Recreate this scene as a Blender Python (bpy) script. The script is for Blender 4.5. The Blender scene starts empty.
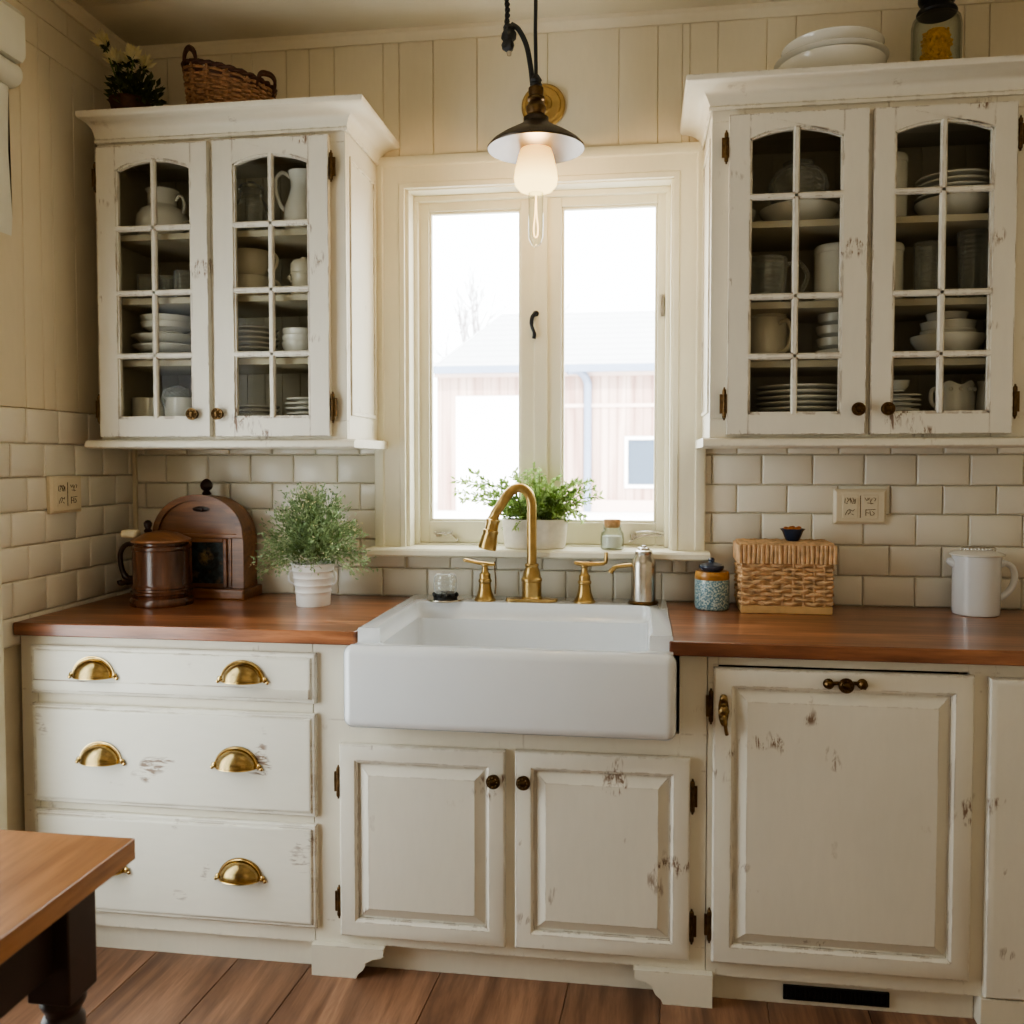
# A country kitchen corner: cream painted cabinets, farmhouse sink under a window. All metres, z up.
import bpy, bmesh, math, random
from mathutils import Vector, Matrix, Euler
random.seed(7)
PI = math.pi
C = bpy.context.scene.collection
def rad(d): return math.radians(d)

# ------------------------------------------------------------------ helpers
def thing(name, label, cat, loc=(0, 0, 0), group=None, rotz=0.0):
    o = bpy.data.objects.new(name, None); C.objects.link(o)
    o.empty_display_size = .05
    o.location = loc; o.rotation_euler = (0, 0, rotz)
    o['label'] = label; o['category'] = cat
    if group: o['group'] = group
    return o
def tag(o, label, cat, group=None):
    o['label'] = label; o['category'] = cat
    if group: o['group'] = group
    return o
def setting(name, loc=(0, 0, 0)):
    o = bpy.data.objects.new(name, None); C.objects.link(o)
    o.empty_display_size = .05; o.location = loc; o['kind'] = 'structure'
    return o
def wloc(o):
    v = Vector((0, 0, 0))
    while o is not None:
        v += o.location; o = o.parent
    return v
def finish(bm, sharp=35):
    bmesh.ops.recalc_face_normals(bm, faces=bm.faces)
    for f in bm.faces: f.smooth = True
    a = rad(sharp)
    for e in bm.edges:
        if len(e.link_faces) == 2:
            try:
                if e.calc_face_angle() > a: e.smooth = False
            except Exception: pass
        else: e.smooth = False
def part(name, bm, mat, parent=None, world=True, loc=None, sharp=35, bevel=0, normals=True):
    """link a bmesh as ONE mesh object; world=True: coordinates were written in world space"""
    off = Vector((0, 0, 0))
    if world and parent is not None: off -= wloc(parent)
    if loc is not None:
        if parent is None or not world: off = -Vector(loc) if world else Vector((0, 0, 0))
        else: off = -Vector(loc)
    if off.length > 0: bmesh.ops.translate(bm, verts=bm.verts, vec=off)
    if normals: finish(bm, sharp)
    me = bpy.data.meshes.new(name); bm.to_mesh(me); bm.free()
    ms = mat if isinstance(mat, (list, tuple)) else [mat]
    for m in ms: me.materials.append(m)
    o = bpy.data.objects.new(name, me); C.objects.link(o)
    if parent is not None: o.parent = parent
    if loc is not None:
        o.location = Vector(loc) - (wloc(parent) if (parent is not None and world) else Vector((0, 0, 0)))
    if bevel:
        b = o.modifiers.new('edge', 'BEVEL'); b.width = bevel; b.segments = 2
        b.limit_method = 'ANGLE'; b.angle_limit = rad(40)
    return o
def structure(name, bm, mat, parent=None, **k):
    o = part(name, bm, mat, parent, **k)
    if parent is None: o['kind'] = 'structure'
    return o
def copy_tree(o, parent=None):
    c = o.copy(); C.objects.link(c)
    if parent is not None: c.parent = parent
    for ch in list(o.children): copy_tree(ch, c)
    return c
def share(o, parent, wpos):
    """a further copy of a finished part at a world position under another parent"""
    c = copy_tree(o); c.parent = parent
    c.location = Vector(wpos) - wloc(parent)
    return c

def box(bm, x0, x1, y0, y1, z0, z1):
    v = [bm.verts.new((x, y, z)) for z in (z0, z1) for y in (y0, y1) for x in (x0, x1)]
    for q in ((0, 1, 3, 2), (4, 6, 7, 5), (0, 4, 5, 1), (2, 3, 7, 6), (0, 2, 6, 4), (1, 5, 7, 3)):
        bm.faces.new([v[i] for i in q])
    return v
def bx(*a):
    bm = bmesh.new(); box(bm, *a); return bm
def lathe(bm, prof, c=(0, 0, 0), seg=32, axis='z', sx=1, sy=1, wob=None):
    """prof: (radius, height) pairs; axis 'z' up or '-y' towards the camera"""
    rings = []
    for r, h in prof:
        if r < 1e-6:
            p = (0, 0, h); rings.append([p]); continue
        ring = []
        for i in range(seg):
            a = 2 * PI * i / seg
            rr = r * (1 + (wob(a, h) if wob else 0))
            ring.append((rr * math.cos(a) * sx, rr * math.sin(a) * sy, h))
        rings.append(ring)
    def conv(p):
        if axis == 'z': q = p
        elif axis == '-y': q = (p[0], -p[2], p[1])
        elif axis == 'x': q = (p[2], p[0], p[1])
        elif axis == '-x': q = (-p[2], p[0], p[1])
        return bm.verts.new((c[0] + q[0], c[1] + q[1], c[2] + q[2]))
    vr = [[conv(p) for p in ring] for ring in rings]
    for a, b in zip(vr, vr[1:]):
        if len(a) == 1 and len(b) == 1: continue
        for i in range(seg):
            j = (i + 1) % seg
            if len(a) == 1: bm.faces.new((a[0], b[i], b[j]))
            elif len(b) == 1: bm.faces.new((a[i], a[j], b[0]))
            else: bm.faces.new((a[i], a[j], b[j], b[i]))
    for end in (vr[0], vr[-1]):
        if len(end) > 2:
            try: bm.faces.new(end)
            except ValueError: pass
def tube(bm, pts, r, seg=8, cap=True, closed=False, flat=1.0):
    pts = [Vector(p) for p in pts]; n = len(pts)
    rs = r if isinstance(r, (list, tuple)) else [r] * n
    T = []
    for i in range(n):
        if closed: t = pts[(i + 1) % n] - pts[i - 1]
        else: t = pts[min(i + 1, n - 1)] - pts[max(i - 1, 0)]
        T.append(t.normalized() if t.length > 1e-9 else Vector((0, 0, 1)))
    u = T[0].orthogonal().normalized()
    rings = []
    for i in range(n):
        u = (u - T[i] * u.dot(T[i]))
        u = u.normalized() if u.length > 1e-6 else T[i].orthogonal().normalized()
        w = T[i].cross(u)
        rings.append([bm.verts.new(pts[i] + (u * math.cos(2 * PI * k / seg) + w * math.sin(2 * PI * k / seg) * flat) * rs[i]) for k in range(seg)])
    m = n if closed else n - 1
    for i in range(m):
        a, b = rings[i], rings[(i + 1) % n]
        for k in range(seg):
            l = (k + 1) % seg
            bm.faces.new((a[k], a[l], b[l], b[k]))
    if cap and not closed:
        bm.faces.new(rings[0]); bm.faces.new(rings[-1])
def prism(bm, pts, axis, d0, d1):
    """pts 2D polygon; axis 'y': pts are (x,z); 'x': (y,z); 'z': (x,y)"""
    def mk(p, d):
        if axis == 'y': return bm.verts.new((p[0], d, p[1]))
        if axis == 'x': return bm.verts.new((d, p[0], p[1]))
        return bm.verts.new((p[0], p[1], d))
    a = [mk(p, d0) for p in pts]; b = [mk(p, d1) for p in pts]
    n = len(pts)
    for i in range(n):
        j = (i + 1) % n
        bm.faces.new((a[i], a[j], b[j], b[i]))
    fa = bm.faces.new(a); fb = bm.faces.new(b)
    bmesh.ops.triangulate(bm, faces=[fa, fb])
def loft(bm, x0, x1, z0, z1, prof, cap0=True, cap1=True):
    """nested rectangles facing -y; prof: (inset, y)"""
    rings = []
    for ins, y in prof:
        rings.append([bm.verts.new(p) for p in ((x0 + ins, y, z0 + ins), (x1 - ins, y, z0 + ins), (x1 - ins, y, z1 - ins), (x0 + ins, y, z1 - ins))])
    for a, b in zip(rings, rings[1:]):
        for i in range(4):
            j = (i + 1) % 4
            bm.faces.new((a[i], a[j], b[j], b[i]))
    if cap0: bm.faces.new(rings[0])
    if cap1: bm.faces.new(rings[-1])
def sphere(bm, c, r, seg=12, rings=8, s=(1, 1, 1)):
    bmesh.ops.create_uvsphere(bm, u_segments=seg, v_segments=rings, radius=1.0,
        matrix=Matrix.Translation(c) @ Matrix.Diagonal((r * s[0], r * s[1], r * s[2], 1)))
def cells(x0, x1, z0, z1, holes):
    xs = sorted({x0, x1, *[h[0] for h in holes], *[h[1] for h in holes]})
    zs = sorted({z0, z1, *[h[2] for h in holes], *[h[3] for h in holes]})
    out = []
    for a, b in zip(xs, xs[1:]):
        for c, d in zip(zs, zs[1:]):
            mx, mz = (a + b) / 2, (c + d) / 2
            if any(h[0] < mx < h[1] and h[2] < mz < h[3] for h in holes): continue
            if mx < x0 or mx > x1 or mz < z0 or mz > z1: continue
            out.append((a, b, c, d))
    return out
def slabs(bm, rects, d, bev, gap, plane='back', pos=0.0, drop=.003):
    """bevelled tiles / boards; plane 'back': u=x, v=z, facing -y; 'left': u=y, v=z, facing +x"""
    lay = bm.loops.layers.color.get('var') or bm.loops.layers.color.new('var')
    for (u0, u1, v0, v1) in rects:
        u0 += gap / 2; u1 -= gap / 2; v0 += gap / 2; v1 -= gap / 2
        if u1 - u0 < 3 * bev or v1 - v0 < 3 * bev: continue
        rr = []
        for ins, h in ((0, 0), (0, d - drop), (bev * .4, d - drop * .35), (bev, d)):
            q = []
            for (u, v) in ((u0 + ins, v0 + ins), (u1 - ins, v0 + ins), (u1 - ins, v1 - ins), (u0 + ins, v1 - ins)):
                if plane == 'back': q.append(bm.verts.new((u, pos - h, v)))
                elif plane == 'left': q.append(bm.verts.new((pos + h, u, v)))
                elif plane == 'down': q.append(bm.verts.new((u, v, pos - h)))
                else: q.append(bm.verts.new((u, v, pos + h)))
            rr.append(q)
        fs = []
        for a, b in zip(rr, rr[1:]):
            for i in range(4):
                j = (i + 1) % 4
                fs.append(bm.faces.new((a[i], a[j], b[j], b[i])))
        fs.append(bm.faces.new(rr[-1]))
        g = random.random()
        for f in fs:
            for l in f.loops: l[lay] = (g, g, g, 1)
def clip_rects(rects, hole):
    out = []
    hx0, hx1, hz0, hz1 = hole
    for (a, b, c, d) in rects:
        if b <= hx0 or a >= hx1 or d <= hz0 or c >= hz1: out.append((a, b, c, d)); continue
        if a < hx0: out.append((a, hx0, c, d))
        if b > hx1: out.append((hx1, b, c, d))
        m0, m1 = max(a, hx0), min(b, hx1)
        if c < hz0: out.append((m0, m1, c, hz0))
        if d > hz1: out.append((m0, m1, hz1, d))
    return out
def boolean(o, cutter_bm, op='DIFFERENCE'):
    me = bpy.data.meshes.new('cut'); 
    bmesh.ops.recalc_face_normals(cutter_bm, faces=cutter_bm.faces)
    cutter_bm.to_mesh(me); cutter_bm.free()
    c = bpy.data.objects.new('cut', me); C.objects.link(c)
    m = o.modifiers.new('b', 'BOOLEAN'); m.object = c; m.operation = op; m.solver = 'EXACT'
    dg = bpy.context.evaluated_depsgraph_get(); dg.update()
    new = bpy.data.meshes.new_from_object(o.evaluated_get(dg))
    o.modifiers.clear(); old = o.data; nm = old.name; o.data = new; bpy.data.meshes.remove(old); new.name = nm
    bpy.data.objects.remove(c); bpy.data.meshes.remove(me)
    bm = bmesh.new(); bm.from_mesh(new); finish(bm, 40); bm.to_mesh(new); bm.free()
def rounded_box(x0, x1, y0, y1, z0, z1, r, seg=4):
    bm = bmesh.new(); box(bm, x0, x1, y0, y1, z0, z1)
    bmesh.ops.recalc_face_normals(bm, faces=bm.faces)
    bmesh.ops.bevel(bm, geom=list(bm.edges), offset=r, segments=seg, profile=.5, affect='EDGES')
    return bm
def arc(cx, cz, rx, rz, a0, a1, n):
    return [(cx + rx * math.cos(rad(a0 + (a1 - a0) * i / n)), cz + rz * math.sin(rad(a0 + (a1 - a0) * i / n))) for i in range(n + 1)]
def spline(pts, n=8):
    P = [Vector(p) for p in pts]; P = [2 * P[0] - P[1]] + P + [2 * P[-1] - P[-2]]
    out = []
    for i in range(1, len(P) - 2):
        a, b, c, d = P[i - 1:i + 3]
        for k in range(n):
            t = k / n
            out.append(.5 * ((2 * b) + (c - a) * t + (2 * a - 5 * b + 4 * c - d) * t * t + (3 * b - a - 3 * c + d) * t ** 3))
    out.append(P[-2]); return out

# ------------------------------------------------------------------ materials
class NT:
    def __init__(s, name):
        s.m = bpy.data.materials.new(name); s.m.use_nodes = True
        s.t = s.m.node_tree; s.t.nodes.clear()
        s.out = s.t.nodes.new('ShaderNodeOutputMaterial')
    def n(s, typ, **k):
        nd = s.t.nodes.new('ShaderNode' + typ)
        for a, v in k.items():
            if a.startswith('i_'):
                key = a[2:]
                key = int(key) if key.isdigit() else key.replace('_', ' ')
                nd.inputs[key].default_value = v
            else: setattr(nd, a, v)
        return nd
    def l(s, a, b): s.t.links.new(a, b)
    def coords(s, scale=(1, 1, 1), rot=(0, 0, 0)):
        tc = s.n('TexCoord'); mp = s.n('Mapping'); mp.inputs['Scale'].default_value = scale; mp.inputs['Rotation'].default_value = rot
        s.l(tc.outputs['Object'], mp.inputs[0]); return mp.outputs[0]
    def noise(s, co, scale=5, detail=3, rough=.5, dist=0):
        nd = s.n('TexNoise'); nd.inputs['Scale'].default_value = scale; nd.inputs['Detail'].default_value = detail
        nd.inputs['Roughness'].default_value = rough; nd.inputs['Distortion'].default_value = dist
        if co is not None: s.l(co, nd.inputs['Vector'])
        return nd.outputs['Fac']
    def rng(s, v, a, b, c=0, d=1):
        nd = s.n('MapRange'); nd.inputs[1].default_value = a; nd.inputs[2].default_value = b; nd.inputs[3].default_value = c; nd.inputs[4].default_value = d
        s.l(v, nd.inputs[0]); return nd.outputs[0]
    def math(s, op, a, b=None):
        nd = s.n('Math', operation=op)
        for i, v in enumerate((a, b)):
            if v is None: continue
            if isinstance(v, (int, float)): nd.inputs[i].default_value = v
            else: s.l(v, nd.inputs[i])
        return nd.outputs[0]
    def mix(s, f, a, b):
        nd = s.n('MixRGB')
        for i, v in enumerate((f, a, b)):
            if isinstance(v, (int, float)): nd.inputs[i].default_value = v
            elif isinstance(v, tuple): nd.inputs[i].default_value = (*v, 1) if len(v) == 3 else v
            else: s.l(v, nd.inputs[i])
        return nd.outputs[0]
    def bsdf(s, col, rough=.5, metal=0, coat=0, spec=.5, **k):
        b = s.n('BsdfPrincipled')
        for key, v in (('Base Color', col), ('Roughness', rough), ('Metallic', metal), ('Coat Weight', coat), ('Specular IOR Level', spec)):
            if isinstance(v, tuple): b.inputs[key].default_value = (*v, 1) if len(v) == 3 else v
            elif isinstance(v, (int, float)): b.inputs[key].default_value = v
            else: s.l(v, b.inputs[key])
        for key, v in k.items(): b.inputs[key.replace('_', ' ')].default_value = v
        s.l(b.outputs[0], s.out.inputs[0]); s.b = b; return b
    def bump(s, h, strength=.2, dist=.002):
        nd = s.n('Bump'); nd.inputs['Strength'].default_value = strength; nd.inputs['Distance'].default_value = dist
        s.l(h, nd.inputs['Height']); s.l(nd.outputs[0], s.b.inputs['Normal'])
def hexc(r, g, b):
    f = lambda c: (c / 255 / 12.92) if c <= 10 else ((c / 255 + .055) / 1.055) ** 2.4
    return (f(r), f(g), f(b))
def mat_paint(name, col, wear=1.0, grain='z', rough=.5, chips=True, wearcol=(.15, .070, .033)):
    t = NT(name)
    sc = {'z': (1, 1, .25), 'x': (.25, 1, 1)}[grain]
    co = t.coords(sc); co1 = t.coords()
    tint = t.rng(t.noise(co1, 2.2, 3), .3, .7)
    base = t.mix(tint, tuple(c * .93 for c in col), tuple(min(1, c * 1.04) for c in col))
    streak = t.noise(co, 55, 4, .6)
    base = t.mix(t.rng(streak, .35, .7, 0, .10), base, tuple(c * .72 for c in col))
    if wear > 0:
        bv = t.n('Bevel', samples=4); bv.inputs['Radius'].default_value = .0065
        ge = t.n('NewGeometry')
        vm = t.n('VectorMath', operation='DOT_PRODUCT')
        t.l(bv.outputs[0], vm.inputs[0]); t.l(ge.outputs['Normal'], vm.inputs[1])
        edge = t.rng(vm.outputs['Value'], .985, .86)
        nz = t.rng(t.noise(co, 30, 5, .65), .53 - .04 * wear, .59 - .04 * wear)
        w = t.math('MULTIPLY', edge, nz)
        if chips:
            area = t.rng(t.noise(co1, 7.5, 2), .66, .71)
            fine = t.rng(t.noise(co, 85, 5, .7, .6), .50, .58)
            w = t.math('MAXIMUM', w, t.math('MULTIPLY', area, fine))
        w = t.math('MULTIPLY', w, min(1, .7 * wear + .1))
        base = t.mix(w, base, wearcol)
    t.bsdf(base, rough, spec=.35)
    t.bump(streak, .12, .0015)
    return t.m
def mat_wood(name, dark, mid, light, axis='x', scale=1.0, rough=.35, coat=0.0, var=False, fine=.5):
    t = NT(name)
    s = {'x': (.09, 1, 1), 'y': (1, .09, 1), 'z': (1, 1, .09)}[axis]
    co = t.coords(s)
    if var:
        at = t.n('VertexColor', layer_name='var')
        ad = t.n('VectorMath', operation='ADD'); t.l(co, ad.inputs[0])
        ml = t.n('VectorMath', operation='SCALE'); ml.inputs['Scale'].default_value = 37.0
        t.l(at.outputs[0], ml.inputs[0]); t.l(ml.outputs[0], ad.inputs[1]); co = ad.outputs[0]
    n1 = t.noise(co, 9 * scale, 5, .6, 1.1)
    n2 = t.noise(co, 60 * scale, 4, .7, .2)
    c = t.mix(t.rng(n1, .32, .68), dark, light)
    c = t.mix(t.rng(n2, .4, .7, 0, fine), c, tuple(x * .5 for x in dark))
    c = t.mix(.22, c, mid)
    if var:
        hs = t.n('HueSaturation'); t.l(c, hs.inputs['Color'])
        sp = t.n('SeparateColor'); t.l(at.outputs[0], sp.inputs[0])
        t.l(t.rng(sp.outputs[0], 0, 1, .72, 1.25), hs.inputs['Value']); c = hs.outputs[0]
    t.bsdf(c, rough, coat=coat); t.b.inputs['Coat Roughness'].default_value = .18
    t.bump(n2, .15, .001)
    return t.m
def mat_plain(name, col, rough=.5, metal=0, coat=0, spec=.5, nz=.06, scale=12, bump=0.0, bscale=80, **k):
    t = NT(name)
    co = t.coords()
    c = t.mix(t.rng(t.noise(co, scale, 3), .3, .7), tuple(x * (1 - nz) for x in col), tuple(min(1, x * (1 + nz)) for x in col))
    t.bsdf(c, rough, metal, coat, spec, **k)
    if bump: t.bump(t.noise(co, bscale, 4), bump, .002)
    return t.m
def mat_glass(name, tint=(.96, .97, .96), refl=.5, rough=.02, edge=None):
    t = NT(name)
    tr = t.n('BsdfTransparent'); tr.inputs[0].default_value = (*tint, 1)
    gl = t.n('BsdfGlossy'); gl.inputs[0].default_value = (1, 1, 1, 1); gl.inputs['Roughness'].default_value = rough
    lw = t.n('LayerWeight'); lw.inputs[0].default_value = .5
    if edge:
        t.l(t.mix(t.math('POWER', lw.outputs['Facing'], 2.5), tint, edge), tr.inputs[0])
    f = t.math('MULTIPLY', t.math('POWER', lw.outputs['Facing'], 3.0), refl)
    f = t.math('ADD', f, .03 * refl)
    mx = t.n('MixShader'); t.l(f, mx.inputs[0]); t.l(tr.outputs[0], mx.inputs[1]); t.l(gl.outputs[0], mx.inputs[2])
    t.l(mx.outputs[0], t.out.inputs[0]); return t.m
def mat_glassware(name):
    t = NT(name)
    tr = t.n('BsdfTransparent'); tr.inputs[0].default_value = (.84, .86, .84, 1)
    gl = t.n('BsdfGlossy'); gl.inputs[0].default_value = (1, 1, 1, 1); gl.inputs['Roughness'].default_value = .06
    df = t.n('BsdfDiffuse'); df.inputs[0].default_value = (.95, .95, .92, 1)
    lw = t.n('LayerWeight'); lw.inputs[0].default_value = .45
    wv = t.n('TexWave', wave_type='BANDS', bands_direction='Z'); wv.inputs['Scale'].default_value = 22; wv.inputs['Distortion'].default_value = 6
    tc = t.n('TexCoord'); t.l(tc.outputs['Object'], wv.inputs[0])
    bp = t.n('Bump'); bp.inputs['Strength'].default_value = .5; bp.inputs['Distance'].default_value = .004; t.l(wv.outputs[1], bp.inputs['Height'])
    t.l(bp.outputs[0], gl.inputs['Normal'])
    m1 = t.n('MixShader'); m1.inputs[0].default_value = .5; t.l(df.outputs[0], m1.inputs[1]); t.l(gl.outputs[0], m1.inputs[2])
    mx = t.n('MixShader'); t.l(t.rng(lw.outputs['Facing'], .05, .9, .16, .85), mx.inputs[0]); t.l(tr.outputs[0], mx.inputs[1]); t.l(m1.outputs[0], mx.inputs[2])
    t.l(mx.outputs[0], t.out.inputs[0]); return t.m
def mat_leaf(name, a, b, trans=.45):
    t = NT(name)
    c = t.mix(t.rng(t.noise(t.coords(), 26, 2), .35, .65), a, b)
    df = t.n('BsdfPrincipled'); df.inputs['Roughness'].default_value = .5; t.l(c, df.inputs['Base Color'])
    tl = t.n('BsdfTranslucent'); t.l(c, tl.inputs[0])
    mx = t.n('MixShader'); mx.inputs[0].default_value = trans; t.l(df.outputs[0], mx.inputs[1]); t.l(tl.outputs[0], mx.inputs[2])
    t.l(mx.outputs[0], t.out.inputs[0]); return t.m
def mat_emit(name, col, st):
    t = NT(name); e = t.n('Emission'); e.inputs[0].default_value = (*col, 1); e.inputs[1].default_value = st
    t.l(e.outputs[0], t.out.inputs[0]); return t.m
def mat_tile(name, col):
    t = NT(name); co = t.coords()
    at = t.n('VertexColor', layer_name='var'); sp = t.n('SeparateColor'); t.l(at.outputs[0], sp.inputs[0])
    c = t.mix(sp.outputs[0], tuple(x * .92 for x in col), tuple(min(1, x * 1.05) for x in col))
    c = t.mix(t.rng(t.noise(co, 5, 3), .3, .7, 0, .12), c, tuple(x * .8 for x in col))
    t.bsdf(c, .28, spec=.45); t.bump(t.noise(co, 18, 2), .10, .004); return t.m

CREAM = hexc(226, 216, 192)
M = {}
M['wall'] = mat_paint('cream_wall_paint', hexc(230, 218, 193), 0, 'z', .6)
M['ceil'] = mat_paint('ceiling_paint', hexc(226, 216, 194), 0, 'x', .6)
M['trim'] = mat_paint('window_trim_paint', hexc(238, 232, 210), 0, 'z', .42)
M['cab'] = mat_paint('distressed_cream_cabinet_paint', hexc(224, 217, 200), .5, 'z', .5)
M['door'] = mat_paint('chipped_cream_door_paint', hexc(224, 218, 204), 1.1, 'z', .5)
M['drawer'] = mat_paint('chipped_cream_drawer_paint', hexc(225, 220, 206), 1.0, 'x', .5)
M['inside'] = mat_plain('shaded_cabinet_lining', hexc(184, 175, 154), .7)  # darkened to stand in for the unlit cabinet interior
M['dark'] = mat_plain('painted_void', (.012, .010, .009), .8)  # near-black painted in for the darkness inside openings
M['tile'] = mat_tile('cream_subway_tile', hexc(232, 225, 209))
M['grout'] = mat_plain('grout', hexc(214, 202, 178), .85)
M['top'] = mat_wood('red_brown_worktop', hexc(84, 42, 26), hexc(142, 84, 54), hexc(206, 142, 98), 'x', .6, .30, .45, fine=.8)
M['floor'] = mat_wood('floor_boards', hexc(82, 56, 42), hexc(134, 96, 74), hexc(186, 142, 112), 'y', .8, .42, .1, True)
M['table'] = mat_wood('table_top_wood', hexc(100, 62, 36), hexc(150, 100, 62), hexc(188, 134, 88), 'y', .8, .3, .3)
M['tdark'] = mat_plain('near_black_table_paint', hexc(62, 46, 40), .4, nz=.2)
M['porc'] = mat_plain('white_fireclay', hexc(226, 228, 230), .14, coat=.5, nz=.01)
M['china'] = mat_plain('white_china', hexc(236, 233, 224), .18, coat=.3, nz=.02)
M['cream_china'] = mat_plain('cream_stoneware', hexc(228, 219, 198), .25, coat=.3, nz=.03)
M['brass'] = mat_plain('aged_brass', (.44, .30, .125), .30, 1.0, nz=.18, scale=25)
M['brass2'] = mat_plain('polished_brass', (.56, .41, .19), .24, 1.0, nz=.12, scale=25)
M['bronze'] = mat_plain('dark_bronze', (.115, .068, .030), .34, 1.0, nz=.35, scale=60)
M['hinge'] = mat_plain('rusty_brass_hinge', (.13, .078, .035), .4, .9, nz=.35, scale=60)
M['black'] = mat_plain('black_rubber', (.012, .012, .012), .5)
M['iron'] = mat_plain('black_iron', (.018, .017, .018), .4, .6)
M['brassd'] = mat_plain('dark_brass', (.27, .185, .085), .28, 1.0, nz=.3, scale=60)
M['steel'] = mat_plain('brushed_nickel', (.56, .52, .46), .26, 1.0, nz=.1, scale=30)
M['pane'] = mat_glass('clear_pane', (.97, .985, .975), .35)
M['cabglass'] = mat_glass('cabinet_glass', (.95, .95, .93), .12)
M['pane2'] = mat_glass('dimmed_side_pane', (.80, .82, .82), .3)  # grey tint added to dim the daylight, no curtain hangs there
M['glassware'] = mat_glassware('pressed_glass')
M['clear'] = mat_glass('clear_jar_glass', (.93, .95, .93), .5, .03, (.30, .33, .31))
M['shade'] = mat_plain('dark_bronze_enamel', hexc(66, 54, 42), .35, .5, nz=.15)
M['shade_in'] = mat_plain('white_enamel', hexc(225, 215, 205), .3)
M['copper'] = mat_plain('copper_collar', (.45, .17, .07), .35, .9)
M['outlet'] = mat_plain('ivory_plastic', hexc(224, 211, 184), .4, nz=.03)
M['wick'] = mat_plain('straw_wicker', hexc(204, 168, 128), .6, nz=.3, scale=40, bump=.12)
M['wickd'] = mat_plain('brown_wicker', hexc(156, 116, 84), .6, nz=.35, scale=70, bump=.3)
M['wickdd'] = mat_plain('dark_wicker', hexc(78, 44, 26), .6, nz=.3, scale=70)
M['wickb'] = mat_plain('pale_wood_band', hexc(204, 168, 118), .5, nz=.12, scale=30)
M['walnut'] = mat_wood('walnut_case', hexc(74, 44, 24), hexc(128, 80, 46), hexc(172, 116, 70), 'x', 1.2, .38, .2)
M['walnutd'] = mat_wood('dark_tankard_wood', hexc(52, 27, 16), hexc(82, 46, 28), hexc(112, 66, 40), 'z', 1.0, .24, .5)
M['darkwood'] = mat_plain('dark_turned_wood', hexc(44, 24, 15), .35, nz=.2)
M['ivory'] = mat_plain('ivory_ceramic', hexc(222, 208, 176), .4)
M['zinc'] = mat_plain('white_painted_tin', hexc(238, 236, 232), .35, nz=.03)
M['leafA'] = mat_leaf('frosty_green_leaf', hexc(112, 136, 88), hexc(184, 202, 158))
M['leafB'] = mat_leaf('fresh_green_leaf', hexc(120, 150, 76), hexc(184, 204, 136), .5)
M['leafC'] = mat_leaf('dark_green_leaf', hexc(54, 64, 32), hexc(88, 96, 52), .2)
M['stem'] = mat_plain('green_stem', hexc(108, 126, 66), .6)
M['petal'] = mat_leaf('cream_petal', hexc(246, 234, 186), hexc(250, 242, 206), .3)
M['soil'] = mat_plain('potting_soil', hexc(52, 40, 28), .9, nz=.3)
M['stone'] = mat_plain('pale_stoneware_planter', hexc(228, 220, 204), .6, nz=.06, scale=60, bump=.15)
M['navy'] = mat_plain('navy_glaze', hexc(44, 54, 74), .25, coat=.4)
M['nuts'] = mat_plain('amber_snack', hexc(176, 104, 48), .6, nz=.3, scale=60)
M['cork'] = mat_plain('cork', hexc(180, 140, 98), .8, nz=.2, scale=120)
M['pasta'] = mat_plain('yellow_pasta', hexc(214, 158, 52), .5, nz=.2, scale=80)
M['blind'] = mat_plain('white_blind_fabric', hexc(224, 224, 212), .7, nz=.03, bump=.1, bscale=200)
def m_bulb():
    t = NT('glowing_opal_glass'); tc = t.n('TexCoord'); sp = t.n('SeparateXYZ'); t.l(tc.outputs['Object'], sp.inputs[0])
    e = t.n('Emission')
    g = t.rng(sp.outputs[2], 2.285 - 2.765, 2.17 - 2.765)
    t.l(t.mix(g, (1.0, .50, .12), (1.0, .74, .30)), e.inputs[0]); t.l(t.rng(g, 0, 1, 1.6, 6.5), e.inputs[1])
    tr = t.n('BsdfTransparent'); tr.inputs[0].default_value = (1, .9, .75, 1)
    m = t.n('MixShader'); m.inputs[0].default_value = .15; t.l(e.outputs[0], m.inputs[1]); t.l(tr.outputs[0], m.inputs[2]); t.l(m.outputs[0], t.out.inputs[0]); return t.m
M['bulb'] = m_bulb()
M['reflection_filament'] = mat_emit('glowing_reflection', (1.0, .62, .25), 8)  # glow of the bulb's reflection, built as a filament
M['salt'] = mat_plain('white_salt', hexc(240, 238, 232), .8)
M['ochre'] = mat_wood('ochre_wood_band', hexc(150, 96, 40), hexc(186, 130, 60), hexc(206, 156, 84), 'x', 2, .35, .3)
def m_speckle():
    t = NT('speckled_blue_glaze'); co = t.coords()
    c = t.mix(t.rng(t.noise(co, 190, 2), .45, .6), hexc(92, 132, 148), hexc(196, 212, 208)); t.bsdf(c, .3, coat=.3); return t.m
M['speckle'] = m_speckle()
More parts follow.
